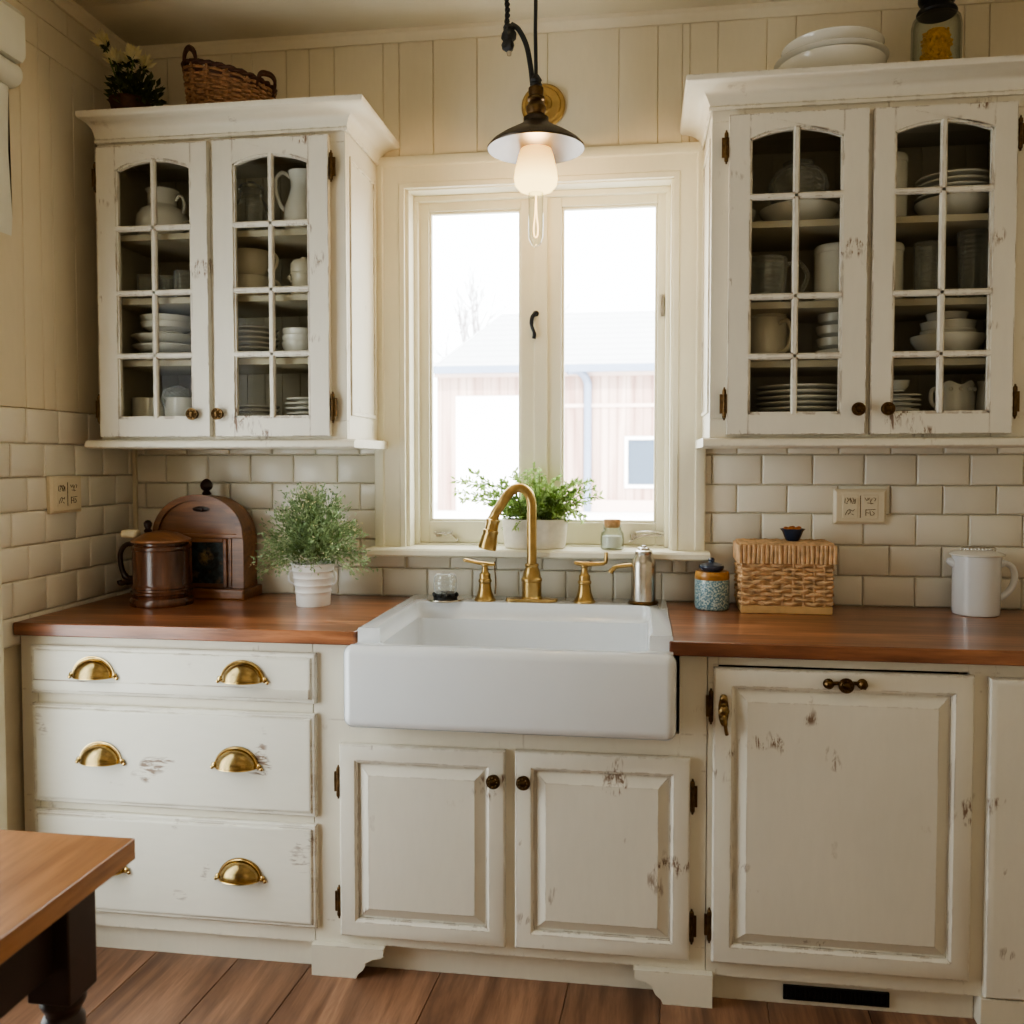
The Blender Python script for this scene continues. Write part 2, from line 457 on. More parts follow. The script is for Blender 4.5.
def m_picture():
    t = NT('dark_floral_picture'); co = t.coords()
    c = t.mix(t.rng(t.noise(co, 40, 4, .6), .4, .62), hexc(18, 20, 20), hexc(58, 70, 72))
    g = t.n('TexCoord'); sx = t.n('Mapping'); sx.inputs['Location'].default_value = (-.026, 0, -.135)
    d = t.n('VectorMath', operation='LENGTH')
    t.l(g.outputs['Object'], sx.inputs[0]); sp = t.n('SeparateXYZ'); t.l(sx.outputs[0], sp.inputs[0])
    cb = t.n('CombineXYZ'); t.l(sp.outputs[0], cb.inputs[0]); t.l(sp.outputs[2], cb.inputs[2]); t.l(cb.outputs[0], d.inputs[0])
    f = t.math('MULTIPLY', t.rng(d.outputs['Value'], .03, .012), t.rng(t.noise(co, 90, 3), .35, .6))
    c = t.mix(f, c, hexc(170, 146, 104))
    f2 = t.math('MULTIPLY', t.rng(t.noise(co, 25, 3), .58, .66), .6)
    c = t.mix(f2, c, hexc(120, 96, 66)); t.bsdf(c, .45); return t.m
M['picture'] = m_picture()
def m_barn():
    t = NT('weathered_barn_boards'); co = t.coords((1, 1, .06))
    n = t.noise(co, 2.2, 4, .6, .4)
    c = t.mix(t.rng(n, .3, .7), hexc(140, 104, 92), hexc(205, 180, 168))
    wv = t.n('TexWave', wave_type='BANDS', bands_direction='X'); wv.inputs['Scale'].default_value = 1.05
    t.l(t.coords(), wv.inputs[0])
    c = t.mix(t.rng(wv.outputs[1], .0, .08, .55, 0), c, hexc(84, 62, 58)); t.bsdf(c, .9); return t.m
M['barn'] = m_barn()  # boards coloured pale, standing in for overexposed outdoor haze
def m_roof():
    t = NT('pale_shingles'); co = t.coords()
    wv = t.n('TexWave', wave_type='BANDS', bands_direction='Y', wave_profile='SAW'); wv.inputs['Scale'].default_value = .75; wv.inputs['Distortion'].default_value = .3
    t.l(co, wv.inputs[0])
    c = t.mix(t.rng(wv.outputs[1], .0, .18, .6, 0), hexc(226, 226, 228), hexc(150, 150, 158)); t.bsdf(c, .9); return t.m
M['roof'] = m_roof()  # near-white shingle colour with grey course lines
M['barntrim'] = mat_plain('hazed_trim', hexc(214, 190, 180), .8)  # paled like the boards, outdoor haze put into the colour
M['barnpane'] = mat_plain('dark_barn_pane', hexc(70, 82, 98), .2)
M['barnpipe'] = mat_plain('grey_drainpipe', hexc(120, 130, 150), .6)
M['barnwhite'] = mat_plain('white_door_paint', hexc(240, 240, 240), .8)
M['snow'] = mat_plain('pale_ground', hexc(236, 234, 232), .9)
M['bark'] = mat_plain('grey_bark', hexc(150, 140, 140), .9)
SKY, SUN, FILL, CEIL, BULB = 16.0, 14.0, 10.5, 4.0, 42.0
LOOK, EXPO = 'AgX - Medium High Contrast', -.58
# ------------------------------------------------------------------ the room
XL, XR, YR, ZF, ZC = -1.745, 1.50, -4.4, -.035, 2.765
WIN = (-.77, .105, 1.06, 2.262)                       # window opening in the back wall
# floor: long boards running away from the camera
bm = bmesh.new()
xs = [-3.4, -3.1, -2.83, -2.5, -2.2, -1.88, -1.62, -1.356, -1.111, -.898, -.534, -.184, .06, .33, .58, .84, 1.10, 1.34, 1.6]
rects = []
for i, (a, b) in enumerate(zip(xs, xs[1:])):
    s = [-.05, -1.7 - .5 * (i % 3), -3.3 - .3 * (i % 2), -4.4]
    for q in range(3): rects.append((a, b, s[q + 1], s[q]))
slabs(bm, rects, .004, .0016, .0008, 'up', ZF - .004, .0025)
rot = Matrix.Translation((-1.1, -.57, 0)) @ Matrix.Rotation(rad(-3.0), 4, 'Z') @ Matrix.Translation((1.1, .57, 0))
bmesh.ops.transform(bm, matrix=rot, verts=bm.verts)
for side in (((XL - .12, 0, 0), (-1, 0, 0)), ((XR + .1, 0, 0), (1, 0, 0)), ((0, .1, 0), (0, 1, 0))):
    bmesh.ops.bisect_plane(bm, geom=bm.verts[:] + bm.edges[:] + bm.faces[:], plane_co=side[0], plane_no=side[1], clear_outer=True)
box(bm, XL - .12, XR + .1, YR, .1, ZF - .06, ZF - .006)
structure('floor', bm, M['floor'])
# ceiling of wide boards
bm = bmesh.new(); rects = []
y = .0
while y > YR:
    rects.append((XL - .1, XR + .1, y - .30, y)); y -= .30
slabs(bm, rects, .006, .004, .001, 'down', ZC + .006)
box(bm, XL - .1, XR + .1, YR - .1, .16, ZC + .006, ZC + .08)
structure('ceiling', bm, M['ceil'])
# back wall
root = setting('wall_back')
bm = bmesh.new()
for c in cells(XL - .12, XR + .12, ZF - .06, ZC + .08, [WIN]): box(bm, c[0], c[1], .012, .15, c[2], c[3])
structure('wall_core', bm, M['grout'], root)
bm = bmesh.new()
bx_ = [XL, -1.60, -1.50, -1.368, -1.297, -1.177, -1.097, -1.011, -.844, -.676, -.53, -.30, -.073, .049, .148, .234, .382, .469, .719, .958, 1.029, 1.16, 1.33, XR]
slabs(bm, clip_rects([(a, b, 1.425, ZC) for a, b in zip(bx_, bx_[1:])], (WIN[0] - .02, WIN[1] + .02, 1, WIN[3] + .02)), .012, .0022, .0004, 'back', .012, .0032)
structure('board_panel', bm, M['wall'], root)
bm = bmesh.new(); rects = []
rz = [.84, .9095, 1.0045, 1.1005, 1.1985, 1.288, 1.3835, 1.425]
for i, (a, b) in enumerate(zip(rz, rz[1:])):
    x = .304 - .1545 * 14 + (.0765 if i % 2 else 0)
    while x < XR:
        rects.append((max(x, XL), min(x + .1545, XR), a, b)); x += .1545
slabs(bm, clip_rects(rects, (WIN[0], WIN[1], WIN[2], 3)), .0125, .0068, .0006, 'back', .012, .0065)
structure('tile_panel', bm, M['tile'], root)
# left wall with the second window (mostly out of the frame)
root = setting('wall_left')
W2 = (-1.95, -.78, .12, 2.46)
bm = bmesh.new()
for c in cells(YR, .15, ZF - .06, ZC + .08, [W2]): box(bm, XL - .12, XL - .012, c[0], c[1], c[2], c[3])
structure('wall_core', bm, M['grout'], root)
bm = bmesh.new()
ys = [-4.4] + [-4.2 + .13 * i for i in range(20)] + [-1.65, -1.45, -1.2, -1.0, -.85, -.70, -.551, -.472, -.417, -.309, -.2, -.1, 0]
ys = sorted(set(y for y in ys))
rects = [(a, b, 1.515, 2.565) for a, b in zip(ys, ys[1:])] + [(-4.4, -.47, 2.565, 2.66), (-.47, 0, 2.565, 2.66), (-4.4, -.33, 2.66, ZC), (-.33, 0, 2.66, ZC)]
rects += [(a, b, ZF, 1.515) for a, b in zip(ys, ys[1:]) if b < -.7]
slabs(bm, clip_rects(rects, W2), .012, .0022, .0004, 'left', XL - .012, .0032)
structure('board_panel', bm, M['wall'], root)
bm = bmesh.new(); rects = []
rz = [.84, .921, 1.0225, 1.1205, 1.2175, 1.316, 1.4135, 1.515]
for i, (a, b) in enumerate(zip(rz, rz[1:])):
    y = -.70 + (-.07 if i % 2 else 0) 
    while y < 0:
        rects.append((max(y, -.70), min(y + .1475, 0), a, b)); y += .1475
slabs(bm, rects, .0125, .007, .0006, 'left', XL - .012, .0065)
structure('tile_panel', bm, M['tile'], root)
structure('wall_right', bx(XR, XR + .12, YR, .15, ZF - .06, ZC + .08), M['wall'])
structure('wall_rear', bx(XL - .12, XR + .12, YR - .12, YR, ZF - .06, ZC + .08), M['wall'])
# crown mouldings where walls meet ceiling, corner bead
bm = bmesh.new(); prism(bm, [(-.001, ZC - .035), (-.010, ZC - .035), (-.014, ZC - .022), (-.026, ZC - .012), (-.030, ZC + .004), (-.001, ZC + .004)], 'x', XL, XR)
structure('trim_1', bm, M['wall'])
bm = bmesh.new(); prism(bm, [(XL + .001, ZC - .035), (XL + .010, ZC - .035), (XL + .014, ZC - .022), (XL + .026, ZC - .012), (XL + .030, ZC + .004), (XL + .001, ZC + .004)], 'y', YR, -.03)
structure('trim_2', bm, M['wall'])
structure('trim_3', bx(XL + .001, XL + .013, -.013, -.001, .912, 1.425), M['tile_flat'] if 'tile_flat' in M else M['outlet'])

# window 1
wn = setting('window_1', ((WIN[0] + WIN[1]) / 2, 0, WIN[2]))
x0, x1, z0, z1 = WIN
bm = bmesh.new()
def casing(bm, ox0, ox1, oz0, oz1, ix0, ix1, iz0, iz1, ytop):
    # flat casing with a raised outer band and an inner bead; legs and head mitred
    prof = [(0, 0), (0, -.020), (.006, -.024), (.030, -.024), (.034, -.018), (.085, -.018), (.088, -.022), (1, -.022), (1, 0)]
    for leg in ('L', 'R', 'T'):
        A, B = [], []
        for t, y in prof:
            w = .104
            t = w if t == 1 else t
            if leg == 'L': A.append((ox0 + t, y, oz0)); B.append((ox0 + t, y, oz1 - t))
            if leg == 'R': A.append((ox1 - t, y, oz0)); B.append((ox1 - t, y, oz1 - t))
            if leg == 'T': A.append((ox0 + t, y, oz1 - t)); B.append((ox1 - t, y, oz1 - t))
        a = [bm.verts.new(p) for p in A]; b = [bm.verts.new(p) for p in B]
        for i in range(len(a) - 1): bm.faces.new((a[i], a[i + 1], b[i + 1], b[i]))
        bm.faces.new(a); bm.faces.new(b)
casing(bm, -.874, .205, 1.078, 2.358, *WIN, 0)
structure('casing', bm, M['trim'], wn)
bm = bmesh.new()   # jamb lining: four boards through the wall
box(bm, x0 - .004, x0 + .012, -.004, .15, z0, z1); box(bm, x1 - .012, x1 + .004, -.004, .15, z0, z1)
box(bm, x0, x1, -.004, .15, z1 - .012, z1 + .004); box(bm, x0, x1, .06, .15, z0 - .01, z0 + .024)
for (a, b) in ((x0 + .012, x0 + .026), (x1 - .026, x1 - .012)): box(bm, a, b, .06, .12, z0, z1 - .03)
box(bm, x0 + .012, x1 - .012, .06, .12, z1 - .03, z1 - .012)
box(bm, -.352, -.308, .07, .13, z0, z1 - .02)
structure('jamb', bm, M['trim'], wn, bevel=.002)
bm = bmesh.new(); prism(bm, [(-.080, 1.053), (-.086, 1.058), (-.086, 1.072), (-.080, 1.078), (.07, 1.079), (.07, 1.05), (-.02, 1.045)], 'x', -.885, .216)
structure('sill', bm, M['trim'], wn)
for k, (sx0, sx1, gx0, gx1) in enumerate(((-.752, -.338, -.711, -.398), (-.322, .088, -.261, .053))):
    bm = bmesh.new(); sz0, sz1, gz0, gz1 = 1.085, 2.238, 1.158, 2.203
    for (a, b, c, d) in ((sx0, gx0, sz0, sz1), (gx1, sx1, sz0, sz1), (gx0, gx1, sz0, gz0), (gx0, gx1, gz1, sz1)):
        box(bm, a, b, .082, .118, c, d)
    # glazing bead
    for (a, b, c, d) in ((gx0, gx0 + .008, gz0, gz1), (gx1 - .008, gx1, gz0, gz1), (gx0 + .008, gx1 - .008, gz0, gz0 + .008), (gx0 + .008, gx1 - .008, gz1 - .008, gz1)):
        box(bm, a, b, .09, .112, c, d)
    s = structure('sash', bm, M['trim'], wn, bevel=.0025)
    structure('pane', bx(gx0 + .004, gx1 - .004, .098, .101, gz0 + .004, gz1 - .004), M['pane'], s)
    bm = bmesh.new()
    if k == 0: stay = spline([(-.69, .070, 1.119), (-.66, .066, 1.117), (-.635, .066, 1.113), (-.612, .068, 1.094)], 5); hook = spline([(-.655, .066, 1.112), (-.638, .062, 1.120), (-.628, .064, 1.126)], 4)
    else: stay = spline([(-.03, .066, 1.098), (-.005, .062, 1.112), (.02, .064, 1.118), (.07, .066, 1.119)], 5); hook = spline([(-.012, .064, 1.128), (.02, .062, 1.131), (.072, .066, 1.127), (.074, .068, 1.118)], 4)
    tube(bm, stay, .0042, 8); tube(bm, hook, .0032, 8)
    sphere(bm, stay[0], .006); sphere(bm, stay[-1], .006)
    box(bm, stay[2][0] - .008, stay[2][0] + .008, .066, .084, 1.106, 1.122)
    st = structure('casement_stay', bm, M['steel'], s); 
bm = bmesh.new()   # black handle on the meeting stiles
prism(bm, [(-.344 + p[0], p[1]) for p in arc(0, 1.848, .013, .02, 0, 360, 16)[:-1]], 'y', .074, .083)
tube(bm, spline([(-.345, .066, 1.853), (-.356, .056, 1.838), (-.358, .054, 1.812), (-.349, .056, 1.785), (-.351, .058, 1.768)], 6), [.0075] * 6 + [.007] * 6 + [.0055] * 6 + [.0065] * 7, 8)
sphere(bm, (-.345, .07, 1.852), .010)
structure('latch', bm, M['iron'], wn)
bm = bmesh.new(); box(bm, .066, .072, .072, .083, 1.835, 1.905); structure('sash_hinge', bm, M['steel'], wn)
# window 2 on the left wall: only the edge of its casing shows
w2 = setting('window_2', (XL, -1.36, W2[2]))
bm = bmesh.new()
for (a, b, c, d) in ((W2[1] - .012, -.69, ZF, 2.44), (-2.04, W2[0] + .012, ZF, 2.44), (-2.04, -.69, 2.44, 2.55), (W2[0], W2[1], W2[2] - .1, W2[2])):
    box(bm, XL - .002, XL + .020, a, b, c, d)
structure('casing', bm, M['trim'], w2, bevel=.003)
bm = bmesh.new()
mid = (W2[0] + W2[1]) / 2
for (a, b, c, d) in ((W2[0], W2[0] + .06, W2[2], W2[3]), (W2[1] - .06, W2[1], W2[2], W2[3]), (mid - .03, mid + .03, W2[2], W2[3]), (W2[0], W2[1], W2[2], W2[2] + .07), (W2[0], W2[1], W2[3] - .07, W2[3]), (W2[0], W2[1], 1.25, 1.29)):
    box(bm, XL - .08, XL - .04, a, b, c, d)
sh = structure('sash', bm, M['trim'], w2)
structure('pane', bx(XL - .062, XL - .058, W2[0] + .05, W2[1] - .05, W2[2] + .05, W2[3] - .05), M['pane2'], sh)
# roman blind over window 2
bl = thing('window_blind', 'white fabric blind in folds on the left wall above the bare window edge', 'blind', (XL + .021, -1.3, 1.97))
bm = bmesh.new(); prism(bm, [(XL + .021, 2.445), (XL + .075, 2.445), (XL + .085, 2.46), (XL + .085, 2.565), (XL + .07, 2.585), (XL + .021, 2.60)], 'y', -2.0, -.640)
part('pelmet', bm, M['blind'], bl)
bm = bmesh.new(); prism(bm, [(XL + .022, 2.38)] + [(XL + .045 + .034 * math.sin(rad(a)), 2.41 + .034 * math.cos(rad(a))) for a in range(10, 181, 17)] + [(XL + .022, 2.375)], 'y', -2.0, -.645)
part('fold', bm, M['blind'], bl)
bm = bmesh.new(); prism(bm, [(XL + .022, 1.985), (XL + .050, 1.975), (XL + .054, 2.02), (XL + .046, 2.2), (XL + .050, 2.374), (XL + .022, 2.374)], 'y', -2.0, -.665)
part('blind_panel', bm, M['blind'], bl)

# ------------------------------------------------------------------ cabinet hardware (first of each, later shared)
def mk_hinge():
    bm = bmesh.new()
    tube(bm, [(0, 0, -.030), (0, 0, .030)], .0045, 10)
    for s in (-1, 1):
        sphere(bm, (0, 0, s * .036), .0058, 10, 6); tube(bm, [(0, 0, s * .028), (0, 0, s * .034)], .0058, 10); sphere(bm, (0, 0, s * .0435), .003, 8, 5)
    for z in (-.012, .012): tube(bm, [(0, 0, z - .001), (0, 0, z + .001)], .0054, 10)
    box(bm, -.012, .012, .001, .006, -.027, .027)
    return bm
def mk_knob(r=.019):
    bm = bmesh.new()
    lathe(bm, [(r * .75, 0), (r * .78, .003), (r * .42, .005), (r * .36, .013), (r * .7, .016), (r * .98, .020), (r, .024), (r * .93, .028), (r * .80, .0275), (r * .72, .030), (r * .5, .029), (r * .42, .032), (r * .2, .034), (0, .0345)], seg=24, axis='-y')
    for v in bm.verts: v.co.y *= .72
    for k in range(8):
        a = 2 * PI * k / 8; sphere(bm, (r * .62 * math.cos(a), -.0212, r * .62 * math.sin(a)), r * .17, 8, 5)
    return bm
def mk_pull():
    bm = bmesh.new(); a, h, d = .0575, .049, .036
    N, K = 24, 10; rows = []
    for k in range(K):
        ph = (PI / 2) * k / K
        rows.append([bm.verts.new((a * math.cos(ph) * math.cos(PI * i / N), -d * math.sin(ph) - .003, h * math.cos(ph) * math.sin(PI * i / N))) for i in range(N + 1)])
    pole = bm.verts.new((0, -d - .003, 0))
    for r0, r1 in zip(rows, rows[1:]):
        for i in range(N): bm.faces.new((r0[i], r0[i + 1], r1[i + 1], r1[i]))
    for i in range(N): bm.faces.new((rows[-1][i], rows[-1][i + 1], pole))
    bmesh.ops.solidify(bm, geom=bm.faces[:], thickness=.0016)
    # rim flange and rolled lip
    fl = [(0 + .064 * math.cos(PI * i / N), .057 * math.sin(PI * i / N)) for i in range(N + 1)] + [(.050 * math.cos(PI * i / N), .042 * math.sin(PI * i / N)) for i in range(N, -1, -1)]
    prism(bm, fl, 'y', -.0045, 0)
    tube(bm, [(.059 * math.cos(PI * i / N), -.005, .052 * math.sin(PI * i / N)) for i in range(N + 1)], .0026, 6)
    tube(bm, [(a * math.cos(PI * i / N), -.003 - d * math.sin(PI * i / N), 0) for i in range(N + 1)], .002, 6)
    for s in (-1, 1):
        sphere(bm, (s * .064, -.004, .004), .0085, 10, 6, (1, .6, 1)); sphere(bm, (s * .071, -.004, -.003), .0055, 8, 6, (1, .7, 1)); sphere(bm, (s * .062, -.010, .003), .004, 8, 5)
    return bm
proto = {}
def hardware(kind, parent, pos):
    if kind not in proto:
        f, m, nm = {'hinge': (mk_hinge, 'hinge', 'hinge'), 'knob': (mk_knob, 'bronze', 'knob'), 'smallknob': (lambda: mk_knob(.0185), 'bronze', 'knob'), 'pull': (mk_pull, 'brass2', 'cup_pull')}[kind]
        proto[kind] = part(nm, f(), M[m], parent, world=False)
        proto[kind].location = Vector(pos) - wloc(parent)
        proto[kind]['label'] = {'hinge': 'aged brass barrel hinge', 'knob': 'round dark bronze knob', 'smallknob': 'round dark bronze knob', 'pull': 'domed brass cup pull'}[kind]
        return proto[kind]
    return share(proto[kind], parent, pos)

# ------------------------------------------------------------------ wall cabinets with glazed doors
def glass_door(cab, x0, x1, z0, z1, g, rows, zs, zt, knobx, hingex):
    """g: glass x range; rows: muntin heights; zs: arch springing; zt: arch crown"""
    y0, y1 = -.360, -.338
    bm = bmesh.new(); gx0, gx1 = g; gz0 = 1.493
    box(bm, x0, gx0, y0, y1, z0, z1); box(bm, gx1, x1, y0, y1, z0, z1); box(bm, gx0, gx1, y0, y1, z0, gz0)
    cx, hw = (gx0 + gx1) / 2, (gx1 - gx0) / 2
    N = 16; R = (hw * hw + (zt - zs) ** 2) / (2 * (zt - zs))
    cur = [(gx0 + 2 * hw * i / N, zt - R + math.sqrt(max(0, R * R - (gx0 + 2 * hw * i / N - cx) ** 2))) for i in range(N + 1)]
    prism(bm, cur + [(gx1, z1), (gx0, z1)], 'y', y0, y1)
    # raised lip round the outer edge and quarter-round bead round the glass
    d = part('door', bm, M['door'], cab, bevel=.0025)
    bm = bmesh.new(); w = .0085
    for (a, b) in ((gx0, gx0 + .006), (gx1 - .006, gx1)): box(bm, a, b, y0 + .004, y1 - .004, gz0, zs + .004)
    box(bm, gx0, gx1, y0 + .004, y1 - .004, gz0, gz0 + .006)
    prism(bm, [(p[0], p[1] - .006) for p in cur] + cur[::-1], 'y', y0 + .004, y1 - .004)
    def bar(pts2, ax):
        prof = [(-w, .012), (-w, .004), (-.0045, -.001), (.0045, -.001), (w, .004), (w, .012)]
        if ax == 'v': prism(bm, [(cx + p, y0 + q) for p, q in prof], 'z', pts2[0], pts2[1])
        else: prism(bm, [(y0 + q, pts2[2] + p) for p, q in prof], 'x', pts2[0], pts2[1])
    bar((gz0, zt), 'v')
    for r in rows: bar((gx0, gx1, r), 'h')
    part('muntins', bm, M['door'], d, bevel=.001)
    part('glass_pane', bx(gx0 + .001, gx1 - .001, y0 + .0125, y0 + .0145, gz0 + .001, zs - .002), M['cabglass'], d)
    hardware('smallknob', d, (knobx, y0, 1.504))
    for hz in (2.225, 1.522): hardware('hinge', d, (hingex, y0 + .006, hz))
    return d
def wall_cabinet(name, label, x0, x1, doors, shelves, crown, rows):
    cab = thing(name, label, 'cabinet', ((x0 + x1) / 2, 0, 1.40))
    zb, zt, yf = 1.428, 2.345, -.337
    bm = bmesh.new()   # sides with a shallow recessed panel, top, bottom
    box(bm, x0, x0 + .018, yf + .018, -.003, zb, zt); box(bm, x1 - .018, x1, yf + .018, -.003, zb, zt)
    box(bm, x0 + .018, x1 - .018, yf + .018, -.003, zt - .03, zt)
    holes = [(d[4][0] - .012, d[4][1] + .012, 1.482, 2.30) for d in doors]
    for c in cells(x0, x1, zb, zt, holes): box(bm, c[0], c[1], yf, yf + .018, c[2], c[3])
    for s, xx in ((-1, x0), (1, x1)):   # applied moulding on the end panels
        a, b = (xx - .005, xx + .001) if s < 0 else (xx - .001, xx + .005)
        for (ya, yb, za, zz) in ((-.30, -.288, 1.50, 2.27), (-.06, -.048, 1.50, 2.27), (-.288, -.06, 2.258, 2.27), (-.288, -.06, 1.50, 1.512)):
            box(bm, a, b, ya, yb, za, zz)
    part('carcass', bm, M['cab'], cab, bevel=.0015)
    bm = bmesh.new()
    box(bm, x0 + .018, x1 - .018, -.012, -.004, zb, zt - .03)
    n = int((x1 - x0) / .065)
    for i in range(n):
        a = x0 + .02 + i * (x1 - x0 - .04) / n; box(bm, a + .002, a + (x1 - x0 - .04) / n - .002, -.016, -.012, zb + .055, zt - .03)
    box(bm, x0 + .018, x0 + .022, yf + .018, -.016, zb, zt - .03); box(bm, x1 - .022, x1 - .018, yf + .018, -.016, zb, zt - .03)
    box(bm, x0 + .022, x1 - .022, yf + .018, -.016, zt - .034, zt - .03)
    box(bm, x0 + .022, x1 - .022, yf + .018, -.016, zb, zb + .057)
    part('lining', bm, M['inside'], cab)
    for z in shelves: part('shelf', bx(x0 + .022, x1 - .022, yf + .022, -.018, z - .018, z), M['inside'], cab)
    # bottom ledge
    bm = bmesh.new(); prism(bm, [(-.003, 1.402), (-.366, 1.402), (-.372, 1.406), (-.372, 1.414), (-.366, 1.424), (-.350, 1.428), (-.003, 1.428)], 'x', crown[2], crown[3])
    part('bottom_ledge', bm, M['cab'], cab, bevel=.001)
    # crown moulding swept round three sides
    prof = [(.002, 2.330), (.008, 2.330), (.010, 2.338), (.006, 2.342), (.010, 2.350)] + [(.012 + .055 * (1 - math.cos(rad(a))), 2.352 + .034 * math.sin(rad(a))) for a in range(10, 91, 16)] + [(.070, 2.388), (.074, 2.392), (.074, 2.404), (.002, 2.404)]
    bm = bmesh.new(); rings = []
    sx = (crown[0], crown[1])
    for corner in range(4):
        ring = []
        for o_, z in prof:
            l = o_ * sx[0]; r = o_ * sx[1]
            p = [(x0 - l, -.003, z), (x0 - l, yf - o_, z), (x1 + r, yf - o_, z), (x1 + r, -.003, z)][corner]
            ring.append(bm.verts.new(p))
        rings.append(ring)
    m = len(prof)
    for a, b in zip(rings, rings[1:]):
        for i in range(m):
            j = (i + 1) % m; bm.faces.new((a[i], a[j], b[j], b[i]))
    bm.faces.new(rings[0]); bm.faces.new(rings[-1])
    box(bm, x0 + .001, x1 - .001, yf + .001, -.003, 2.346, 2.400)
    part('crown', bm, M['cab'], cab, sharp=50)
    for d in doors: glass_door(cab, *d[:4], d[4], rows, 2.243, 2.270, d[5], d[6])
    return cab
LS = [1.674, 1.864, 2.058]; RS = [1.643, 1.806, 2.030]
wall_cabinet('wall_cabinet', 'cream glazed wall cabinet left of the window under the wicker basket', -1.648, -.862,
    [(-1.640, -1.284, 1.437, 2.314, (-1.578, -1.336), -1.332, -1.646), (-1.266, -.908, 1.437, 2.316, (-1.203, -.968), -1.252, -.900)],
    LS, (.30, 1.0, -1.686, -.830), [1.682, 1.872, 2.066])
wall_cabinet('wall_cabinet', 'cream glazed wall cabinet right of the window under the pasta jar', .192, 1.045,
    [(.238, .604, 1.437, 2.310, (.294, .540), .583, .230), (.618, .978, 1.437, 2.308, (.671, .921), .659, .986)],
    RS, (1.0, 1.0, .172, 1.07), [1.651, 1.8145, 2.086])

# ------------------------------------------------------------------ base cabinets
def raised_door(par, x0, x1, z0, z1, fw, name='door', yb=-.600, yf=-.621, mat='door'):
    bm = bmesh.new()
    loft(bm, x0, x1, z0, z1, [(0, yb), (0, yf + .006), (.003, yf + .0015), (.007, yf), (fw - .008, yf), (fw - .005, yf + .003), (fw, yf + .005), (fw, yf + .010)], cap1=False)
    d = part(name, bm, M[mat], par, sharp=28)
    bm = bmesh.new()
    loft(bm, x0 + fw - .001, x1 - fw + .001, z0 + fw - .001, z1 - fw + .001, [(0, yb + .002), (0, yf + .0125), (.006, yf + .0125), (.030, yf + .001), (.032, yf - .0005), (.034, yf - .0005)], cap0=True)
    part('panel', bm, M[mat], d, sharp=12)
    return d
def drawer(par, x0, x1, z0, z1, lip, pulls):
    bm = bmesh.new(); yb, yf = -.600, -.622
    loft(bm, x0, x1, z0, z1, [(0, yb), (0, yf + .010), (.004, yf + .006), (.011, yf + .006), (.013, yf + .002), (.017, yf), (.02, yf)])
    if lip:   # thin board planted along the foot of the front
        loft(bm, x0 + .013, x1 - .017, z0 + .012, z0 + .040, [(0, yf + .002), (0, yf - .002), (.002, yf - .003)])
    d = part('drawer', bm, M['drawer'], par, sharp=28)
    for p in pulls: hardware('pull', d, (p[0], yf, p[1]))
    return d
def face(par, x0, x1, z0, z1, holes, name='face_frame', y0=-.600, y1=-.580):
    bm = bmesh.new()
    for c in cells(x0, x1, z0, z1, holes): box(bm, c[0], c[1], y0, y1, c[2], c[3])
    bmesh.ops.remove_doubles(bm, verts=bm.verts, dist=1e-5)
    return part(name, bm, M['cab'], par)
# drawers
cb = thing('drawer_cabinet', 'cream three-drawer base cabinet with brass cup pulls left of the sink', 'cabinet', (-1.3, -.3, ZF))
face(cb, -1.741, -.876, .045, .872, [(-1.69, -.873, .715, .838), (-1.69, -.873, .41, .67), (-1.69, -.873, .10, .365)])
bm = bmesh.new(); box(bm, -1.741, -1.723, -.58, -.005, .045, .872); box(bm, -.894, -.876, -.58, -.005, .045, .872); box(bm, -1.723, -.894, -.025, -.005, .045, .872); box(bm, -1.723, -.894, -.58, -.025, .045, .063)
part('carcass', bm, M['cab'], cb)
part('toe_kick', bx(-1.741, -.876, -.572, -.554, ZF, .045), M['cab'], cb)
drawer(cb, -1.702, -.863, .708, .845, True, [(-1.505, .764), (-1.066, .767)])
drawer(cb, -1.700, -.864, .398, .680, False, [(-1.487, .525), (-1.086, .529)])
drawer(cb, -1.700, -.864, .090, .376, False, [(-1.478, .218), (-1.079, .220)])
# sink cabinet
cb = thing('sink_cabinet', 'cream two-door cabinet on bracket feet below the white sink', 'cabinet', (-.34, -.3, ZF))
bm = bmesh.new()
for c in cells(-.874, .172, .050, .872, [(-.772, .103, .664, .9), (-.77, -.365, .11, .57), (-.30, .10, .11, .57)]): box(bm, c[0], c[1], -.600, -.580, c[2], c[3])
bmesh.ops.remove_doubles(bm, verts=bm.verts, dist=1e-5)
part('face_frame', bm, M['cab'], cb)
bm = bmesh.new(); box(bm, -.874, -.856, -.58, -.005, .05, .872); box(bm, .154, .172, -.58, -.005, .05, .872); box(bm, -.856, .154, -.025, -.005, .05, .64); box(bm, -.856, .154, -.58, -.025, .05, .068)
part('carcass', bm, M['cab'], cb)
part('toe_kick', bx(-.874, .172, -.560, -.545, ZF, .05), M['cab'], cb)
for s, (fx, w) in ((1, (-.878, .20)), (-1, (.190, .198))):
    P_ = [(0, ZF), (.125, ZF), (.130, ZF + .012)] + [(.130 + .022 * math.sin(rad(a)) * 1.0, ZF + .016 + .034 * (1 - math.cos(rad(a)))) for a in (20, 40, 60, 80)] + [(.158, .012), (.170, .020), (.187, .022), (w, .028), (w + .002, .05), (0, .05)]
    bm = bmesh.new(); prism(bm, [(fx + s * p[0], p[1]) for p in P_], 'y', -.622, -.600)
    box(bm, min(fx, fx + s * .12), max(fx, fx + s * .12), -.600, -.562, ZF, .049)
    part('bracket_foot', bm, M['cab'], cb, bevel=.0015)
d = raised_door(cb, -.797, -.346, .079, .604, .050)
hardware('knob', d, (-.375, -.621, .528))
for z in (.498, .169): hardware('hinge', d, (-.802, -.612, z))
d = raised_door(cb, -.320, .131, .081, .607, .050)
hardware('knob', d, (-.296, -.621, .529))
